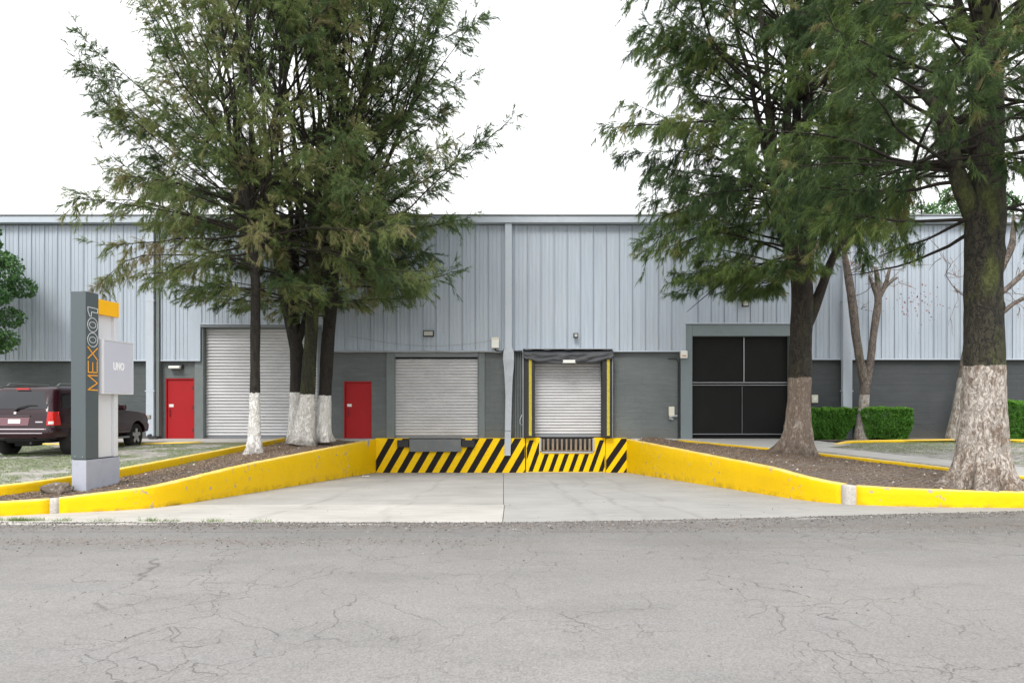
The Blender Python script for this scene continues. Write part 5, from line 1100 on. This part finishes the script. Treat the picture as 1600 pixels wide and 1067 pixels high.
bare('nearly bare forked tree with red leaves and whitewashed foot, between the two left hedges', (FX(1345, Y), Y, .52), [wp(1344, 692, Y), wp(1346, 665, Y), wp(1349, 635, Y), wp(1351, 608, Y), wp(1353, 596, Y)], [.26, .20, .17, .16, .15], FZ(617, Y),
     [([wp(1352, 602, Y), wp(1345, 570, Y), wp(1338, 530, Y), wp(1333, 480, Y), wp(1325, 430, Y), wp(1320, 400, Y), wp(1316, 350, Y)], [.15, .14, .14, .14, .12, .09, .05]),
      ([wp(1354, 600, Y), wp(1361, 560, Y), wp(1365, 520, Y), wp(1369, 490, Y), wp(1373, 465, Y), wp(1364, 447, Y), wp(1358, 430, Y)], [.13, .12, .11, .12, .10, .07, .03]),
      ([wp(1371, 470, Y), wp(1372, 440, Y), wp(1368, 418, Y)], [.10, .08, .06]), ([wp(1372, 468, Y), wp(1384, 445, Y), wp(1390, 420, Y)], [.08, .07, .05]), ([wp(1376, 462, Y), wp(1385, 446, Y), wp(1402, 434, Y)], [.05, .04, .03])],
     (FX(1400, Y), FX(1462, Y), FZ(500, Y), FZ(450, Y), Y), 190, 41, 26, 6)
Y = 22.9
bare('bare tree behind the biggest trunk, white foot showing left of it and branches right', (FX(1497, Y), Y, .52), [wp(1494, 690, Y), wp(1500, 650, Y), wp(1507, 600, Y), wp(1512, 560, Y), wp(1524, 510, Y), wp(1540, 470, Y), wp(1556, 400, Y), wp(1560, 350, Y)], [.36, .28, .24, .20, .19, .17, .13, .08], FZ(590, Y),
     [([wp(1545, 500, Y), wp(1563, 492, Y), wp(1585, 472, Y), wp(1612, 462, Y)], [.08, .08, .07, .05]), ([wp(1545, 470, Y), wp(1565, 458, Y), wp(1590, 436, Y), wp(1620, 405, Y)], [.10, .09, .08, .06]), ([wp(1558, 440, Y), wp(1572, 405, Y), wp(1582, 385, Y), wp(1584, 340, Y)], [.08, .10, .10, .05]), ([wp(1516, 470, Y), wp(1490, 450, Y), wp(1478, 430, Y)], [.02, .018, .01])],
     (FX(1580, Y), FX(1640, Y), FZ(440, Y), FZ(370, Y), Y), 90, 43, 30, 6)
# --- broadleaf tree entering at the left edge
def leafcloud(T_, centres, radii, n, size, rng, mat, name='crown', flat=.8):
    k = rng.integers(0, len(centres), n); d = unit(rng.normal(0, 1, (n, 3))); r_ = rng.uniform(.45, 1.05, n)**.6; c = np.array(centres)[k]+d*(r_*np.array(radii)[k])[:, None]*np.array([1, 1, flat])
    a = unit(d*.6+rng.normal(0, .6, (n, 3)))*(size*rng.uniform(.6, 1.3, n))[:, None]; b_ = unit(np.cross(a, rng.normal(0, 1, (n, 3))))*(size*.45*rng.uniform(.7, 1.2, n))[:, None]
    V = np.stack([c-a*.2, c+a*.4+b_, c+a, c+a*.4-b_], 1).reshape(-1, 3); tn = np.clip(rng.normal(.45, .22, n)+rng.normal(0, .1, len(centres))[k], 0, 1)
    npmesh(name, V, np.arange(n*4).reshape(-1, 4), mat, np.repeat(tn, 4), T_)
rng = np.random.default_rng(5); bx_, by_ = -17.6, 22.2; T_ = thing('broadleaf_tree', (bx_, by_, .49), 'leafy bright green tree at the left edge, above the parked car', 'tree')
trunk_mesh('trunk', [(bx_, by_, .4), (bx_, by_, 2), (bx_+.1, by_, 3.8), (bx_, by_, 6.5)], [.2, .15, .12, .05], M['barkL'], T_, sides=14, seed=9, zbase=.4)
cs = []; rs = []
for i in range(46):
    z = rng.uniform(3.6, 7.6); R_ = np.interp(z, [3.6, 4.3, 5.4, 6.6, 7.6], [.9, 1.7, 1.75, 1.35, .5]); a = rng.uniform(0, 2*math.pi); cs.append((bx_+math.cos(a)*R_*rng.uniform(.5, 1), by_+math.sin(a)*R_*.8*rng.uniform(.5, 1), z)); rs.append(rng.uniform(.28, .55))
P = np.array([[np.array([bx_, by_, lerp(2.6, c[2]-.8, .7)])*(1-u)+np.array(c)*u for u in np.linspace(0, 1, 5)] for c in cs]); V, Fc = tubes_np(P, np.linspace(.03, .008, 5)[None].repeat(len(P), 0), 5); npmesh('branches', V, Fc, M['twig'], None, T_)
leafcloud(T_, cs, rs, 26000, .085, rng, M['leaf'])
# a second crown peeping over the roof line at the right
rng = np.random.default_rng(6); T_ = thing('distant_tree', (43, 66, 0), 'pale grey green treetop showing over the roof right of the biggest trunk', 'tree')
trunk_mesh('trunk', [(43, 66, 0), (43, 66, 15)], [.4, .2], M['barkL'], T_, sides=10, step=1.2, seed=2)
cs = [(43+rng.normal(0, 5.0), 66+rng.normal(0, 2.5), rng.uniform(14, 22.5)) for i in range(70)]; leafcloud(T_, cs, [rng.uniform(.8, 1.5) for _ in cs], 22000, .22, rng, M['leaf'])
# --- hedges
def hedge(px0, px1, py0, py1, Y, label, seed, taper=.12):
    rng = np.random.default_rng(seed); x0, x1 = FX(px0, Y), FX(px1, Y); z0, z1 = .56, FZ(py0, Y); cy = Y+.42; T_ = thing('hedge', ((x0+x1)/2, cy, .53), label, 'hedge', 'clipped hedges along the wall'); n = 26000; w, h, dp = (x1-x0)/2, (z1-z0), .42
    p = rng.uniform(-1, 1, (n, 3)); ax = rng.integers(0, 3, n); sg = np.sign(rng.normal(0, 1, n)); f = rng.uniform(0, 1, n) < .85
    for k in range(3): p[f & (ax == k), k] = (sg*rng.uniform(.86, 1.02, n))[f & (ax == k)]
    z = z0+(p[:, 2]*.5+.5)*h; tp = 1-taper*(1-np.clip((z-z0)/(h*.6), 0, 1))**1.5*(1.6+1.2*np.sin(p[:, 0]*7+seed))
    # rounded corners
    e = np.clip(np.abs(p[:, 0])-.82, 0, 1)**2*1.6; z = np.where(z > z0+h*.7, z-e*h*.6, z)
    c = np.stack([(x0+x1)/2+p[:, 0]*w*tp, cy+p[:, 1]*dp*(tp), z], 1); c += np.array([[mnoise.noise(Vector(q)*3)*.10+mnoise.noise(Vector(q)*9)*.05 for _ in range(1)][0] for q in c])[:, None]
    d = unit(rng.normal(0, 1, (n, 3))+np.array([0, -.2, .5])); a = d*(.030*rng.uniform(.6, 1.4, n))[:, None]; b_ = unit(np.cross(a, rng.normal(0, 1, (n, 3))))*.015
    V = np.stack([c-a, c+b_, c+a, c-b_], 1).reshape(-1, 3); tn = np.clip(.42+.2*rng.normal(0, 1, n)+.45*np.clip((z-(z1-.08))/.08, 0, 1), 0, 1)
    npmesh('foliage', V, np.arange(n*4).reshape(-1, 4), M['hedge'], np.repeat(tn, 4), T_)
    b = MB()
    for k in range(9):
        xx = lerp(x0+w*.35, x1-w*.35, k/8); b.tube([(lerp(xx, (x0+x1)/2, .4), cy, .5), (xx, cy-.05, .8), (xx+rng.uniform(-.1, .1), cy-.1, z1-.2)], [.022, .016, .01], 5)
    b.build('stems', M['twig'], T_)
hedge(1268, 1337, 638.5, 686, 22.9, 'small clipped green hedge, leftmost, in front of the downpipe', 51, .18)
hedge(1350, 1428, 637.5, 686, 22.8, 'wider clipped green hedge right of the forked bare tree', 52, .08)
hedge(1567, 1650, 627.5, 683, 22.6, 'clipped green hedge cut by the right edge of the picture', 53, .12)
# ---------------------------------------------------------------- ground cover
rng = np.random.default_rng(77)
def bedpoint(A, B, fz, n, umin=0., umax=1.):
    u = rng.uniform(umin, umax, n); v = rng.uniform(.02, .98, n); A_ = np.array(A); B_ = np.array(B); i = (u*159).astype(int); P = A_[i]*(1-v[:, None])+B_[i]*v[:, None]
    P[:, 2] = [fz(p[0], p[1], a, c) for p, a, c in zip(P, u, v)]; return P
def chips(name, P, lmin, lmax, wd, mat, **k):
    n = len(P); a = rng.uniform(0, 2*math.pi, n); L = rng.uniform(lmin, lmax, n); w_ = wd*rng.uniform(.4, 1.3, n); tz = rng.normal(0, .35, n)
    d = np.stack([np.cos(a), np.sin(a), tz], 1)*L[:, None]/2; s_ = np.stack([-np.sin(a), np.cos(a), rng.normal(0, .3, n)], 1)*w_[:, None]/2; up_ = np.array([0, 0, 1.])*(.5*w_)[:, None]; c = P+np.array([0, 0, .004])+up_
    V = np.stack([c-d, c+s_, c+d, c-s_, c+up_*1.4], 1).reshape(-1, 3); o = np.arange(n)[:, None]*5; Fc = np.concatenate([o+np.array([[0, 1, 4]]), o+np.array([[1, 2, 4]]), o+np.array([[2, 3, 4]]), o+np.array([[3, 0, 4]])])
    npmesh(name, V, Fc, mat, np.repeat(np.clip(rng.beta(2, 2.5, n), 0, 1), 5), kind='stuff', **k)
PL = bedpoint(Lfront, Lback, zbL, 30000, .0, .85); chips('bark_mulch', PL, .015, .075, .013, M['litter'])
PR = bedpoint(Rfront, Rback, zbR, 34000, .0, .8); chips('bark_mulch', PR, .015, .075, .013, M['litter'])
def stones(name, P, smin, smax, mat, **k):
    n = len(P); base = np.array([(1, 0, 0), (-.3, .9, 0), (-.8, -.2, 0), (.2, -.9, 0), (.1, .1, .75), (0, 0, -.3)]); s_ = rng.uniform(smin, smax, n)*rng.uniform(.4, 1, n); a = rng.uniform(0, 6.3, n); ca, sa = np.cos(a), np.sin(a)
    B_ = base[None]*(1+rng.normal(0, .2, (n, 6, 3))); V = np.stack([B_[..., 0]*ca[:, None]-B_[..., 1]*sa[:, None], B_[..., 0]*sa[:, None]+B_[..., 1]*ca[:, None], B_[..., 2]], -1)*s_[:, None, None]+P[:, None]+np.array([0, 0, 1.])*(.15*s_)[:, None, None]
    o = np.arange(n)[:, None]*6; Fc = np.concatenate([o+np.array([[i, (i+1) % 4, 4]]) for i in range(4)]+[o+np.array([[(i+1) % 4, i, 5]]) for i in range(4)])
    npmesh(name, V.reshape(-1, 3), Fc, mat, np.repeat(rng.beta(2, 1.8, n), 6), kind='stuff', **k)
n = 9000; x = rng.uniform(-11, 12, n); e = np.array([ye(v) for v in x]); y = e-np.abs(rng.normal(0, .32, n))+.04; P = np.stack([x, y, np.where(y > e-.03, -.02, .001)], 1); stones('road_edge_gravel', P, .006, .022, M['gravel'])
n = 2600; x = rng.uniform(-9, 9, n); P = np.stack([x, np.where(x < 0, 8.3, 9.2)+rng.normal(0, .22, n), np.full(n, .001)], 1); stones('loose_road_grit', P, .005, .018, M['gravel'])
n = 420; P = np.stack([rng.uniform(-8, 8, n), rng.uniform(2.5, 9, n), np.full(n, .001)], 1); stones('scattered_road_pebbles', P, .004, .016, M['gravel'])
n = 160; P = np.concatenate([bedpoint(Lfront, Lback, zbL, 60, 0, .8), bedpoint(Rfront, Rback, zbR, 110, 0, .8)]); P[:, 2] += .01
stones('pale_pebbles', P, .02, .05, simple('pale_stone', (.5, .47, .42), .9, .2, 20))
y = rng.uniform(10.2, 24, 260); x = np.array([rng.uniform(interp(v, lx) if v > 12 else -5.8, interp(v, rx) if v > 12.4 else 5.4) for v in y]); P = np.stack([x, y, [zr(a, c)+.002 for a, c in zip(x, y)]], 1); stones('ramp_grit', P, .004, .016, M['gravel'])
def blades(name, P, h, mat, wd=.006, lean=.5):
    n = len(P); a = rng.uniform(0, 6.3, n); s_ = np.stack([np.cos(a), np.sin(a), np.zeros(n)], 1)*wd/2; hh_ = h*rng.uniform(.4, 1.3, n); tip = P+np.stack([rng.normal(0, lean, n)*hh_, rng.normal(0, lean, n)*hh_, hh_], 1)
    V = np.stack([P-s_, P+s_, tip], 1).reshape(-1, 3); npmesh(name, V, np.arange(n*3).reshape(-1, 3), mat, np.repeat(np.clip(rng.normal(.5, .25, n), 0, 1), 3), kind='stuff')
def field(n, x0, x1, y0, y1, inside, thr, sc=.9, off=0):
    x = rng.uniform(x0, x1, n); y = rng.uniform(y0, y1, n); keep = [inside(a, c) and mnoise.noise(Vector((a*sc, c*sc, off)))+.35*mnoise.noise(Vector((a*5, c*5, off))) > thr(a, c) for a, c in zip(x, y)]
    x, y = x[keep], y[keep]; return np.stack([x, y, [zl(v)+.006 for v in y]], 1)
PG = field(150000, -16.5, -7.9, 10.9, 21.5, inL, lambda a, c: -.30 if c < 17.5 else -.05); blades('grass', PG, .038, M['grass'])
PG = field(90000, 9, 21, 13, 22.4, lambda a, c: inR(a, c) or (c > 22 and c < 22.4 and a > 11), lambda a, c: np.interp(c, [13, 18, 19.5, 21, 22.4], [.35, .2, -.1, -.6, -.8])); blades('grass', PG, .045, M['grass'])
# tufts of weeds at the street edge and in the beds
tf = []
for cx_, cy_, nn_ in ((-7.35, 9.93, 60), (-7.15, 9.9, 260), (-6.95, 9.92, 120), (-6.5, 9.9, 60), (-5.9, 9.86, 60), (-5.2, 9.86, 110), (-4.9, 9.86, 50), (-4.3, 9.85, 60), (-3.6, 9.84, 40)): tf.append(np.stack([rng.normal(cx_, .09, nn_), rng.normal(cy_, .02, nn_), np.full(nn_, -.005)], 1))
blades('weed_tufts', np.concatenate(tf), .055, M['grass'], .008, .8)
tf = []
for q in bedpoint(Lfront, Lback, zbL, 16, .02, .5): tf.append(q+np.stack([rng.normal(0, .07, 26), rng.normal(0, .07, 26), np.zeros(26)], 1))
blades('bed_weeds', np.concatenate(tf), .05, M['grass'], .01, .8)
# boulder by the sign and litter on the ramp
bm = bmesh.new(); bmesh.ops.create_icosphere(bm, subdivisions=4, radius=1)
for v in bm.verts: v.co *= 1+.35*mnoise.noise(v.co*1.6)+.12*mnoise.noise(v.co*5); v.co = Vector((v.co.x*.26, v.co.y*.16, v.co.z*.13))
me = bpy.data.meshes.new('stump'); bm.to_mesh(me); bm.free(); me.polygons.foreach_set('use_smooth', [True]*len(me.polygons)); me.materials.append(simple('weathered_stone', (.11, .085, .065), .9, .6, 6, bump=.8, dirt=(.4, .37, .34), dirt_amt=.9, bsc=25))
link('rock', me, None, (-7.58, 11.42, .25), label='rough brown and grey rock lying against the foot of the sign', cat='rock')
def paper(loc, s_, label, seed):
    rg = np.random.default_rng(seed); P = [[(loc[0]+(i-3)*s_/3, loc[1]+(j-2)*s_*.7/2, loc[2]+.008+abs(rg.normal(0, .016))) for j in range(5)] for i in range(7)]
    MB().grid(P).build('litter_scrap', M['white'], None, label=label, cat='litter')
paper((FX(505, 20.3), 19.6, zr(-5, 19.6)), .16, 'white crumpled scrap of litter beside the left ramp wall', 1); paper((FX(578, 22), 21.4, zr(-4.4, 21.4)), .11, 'small flat white scrap near the corner of the striped dock wall', 2)
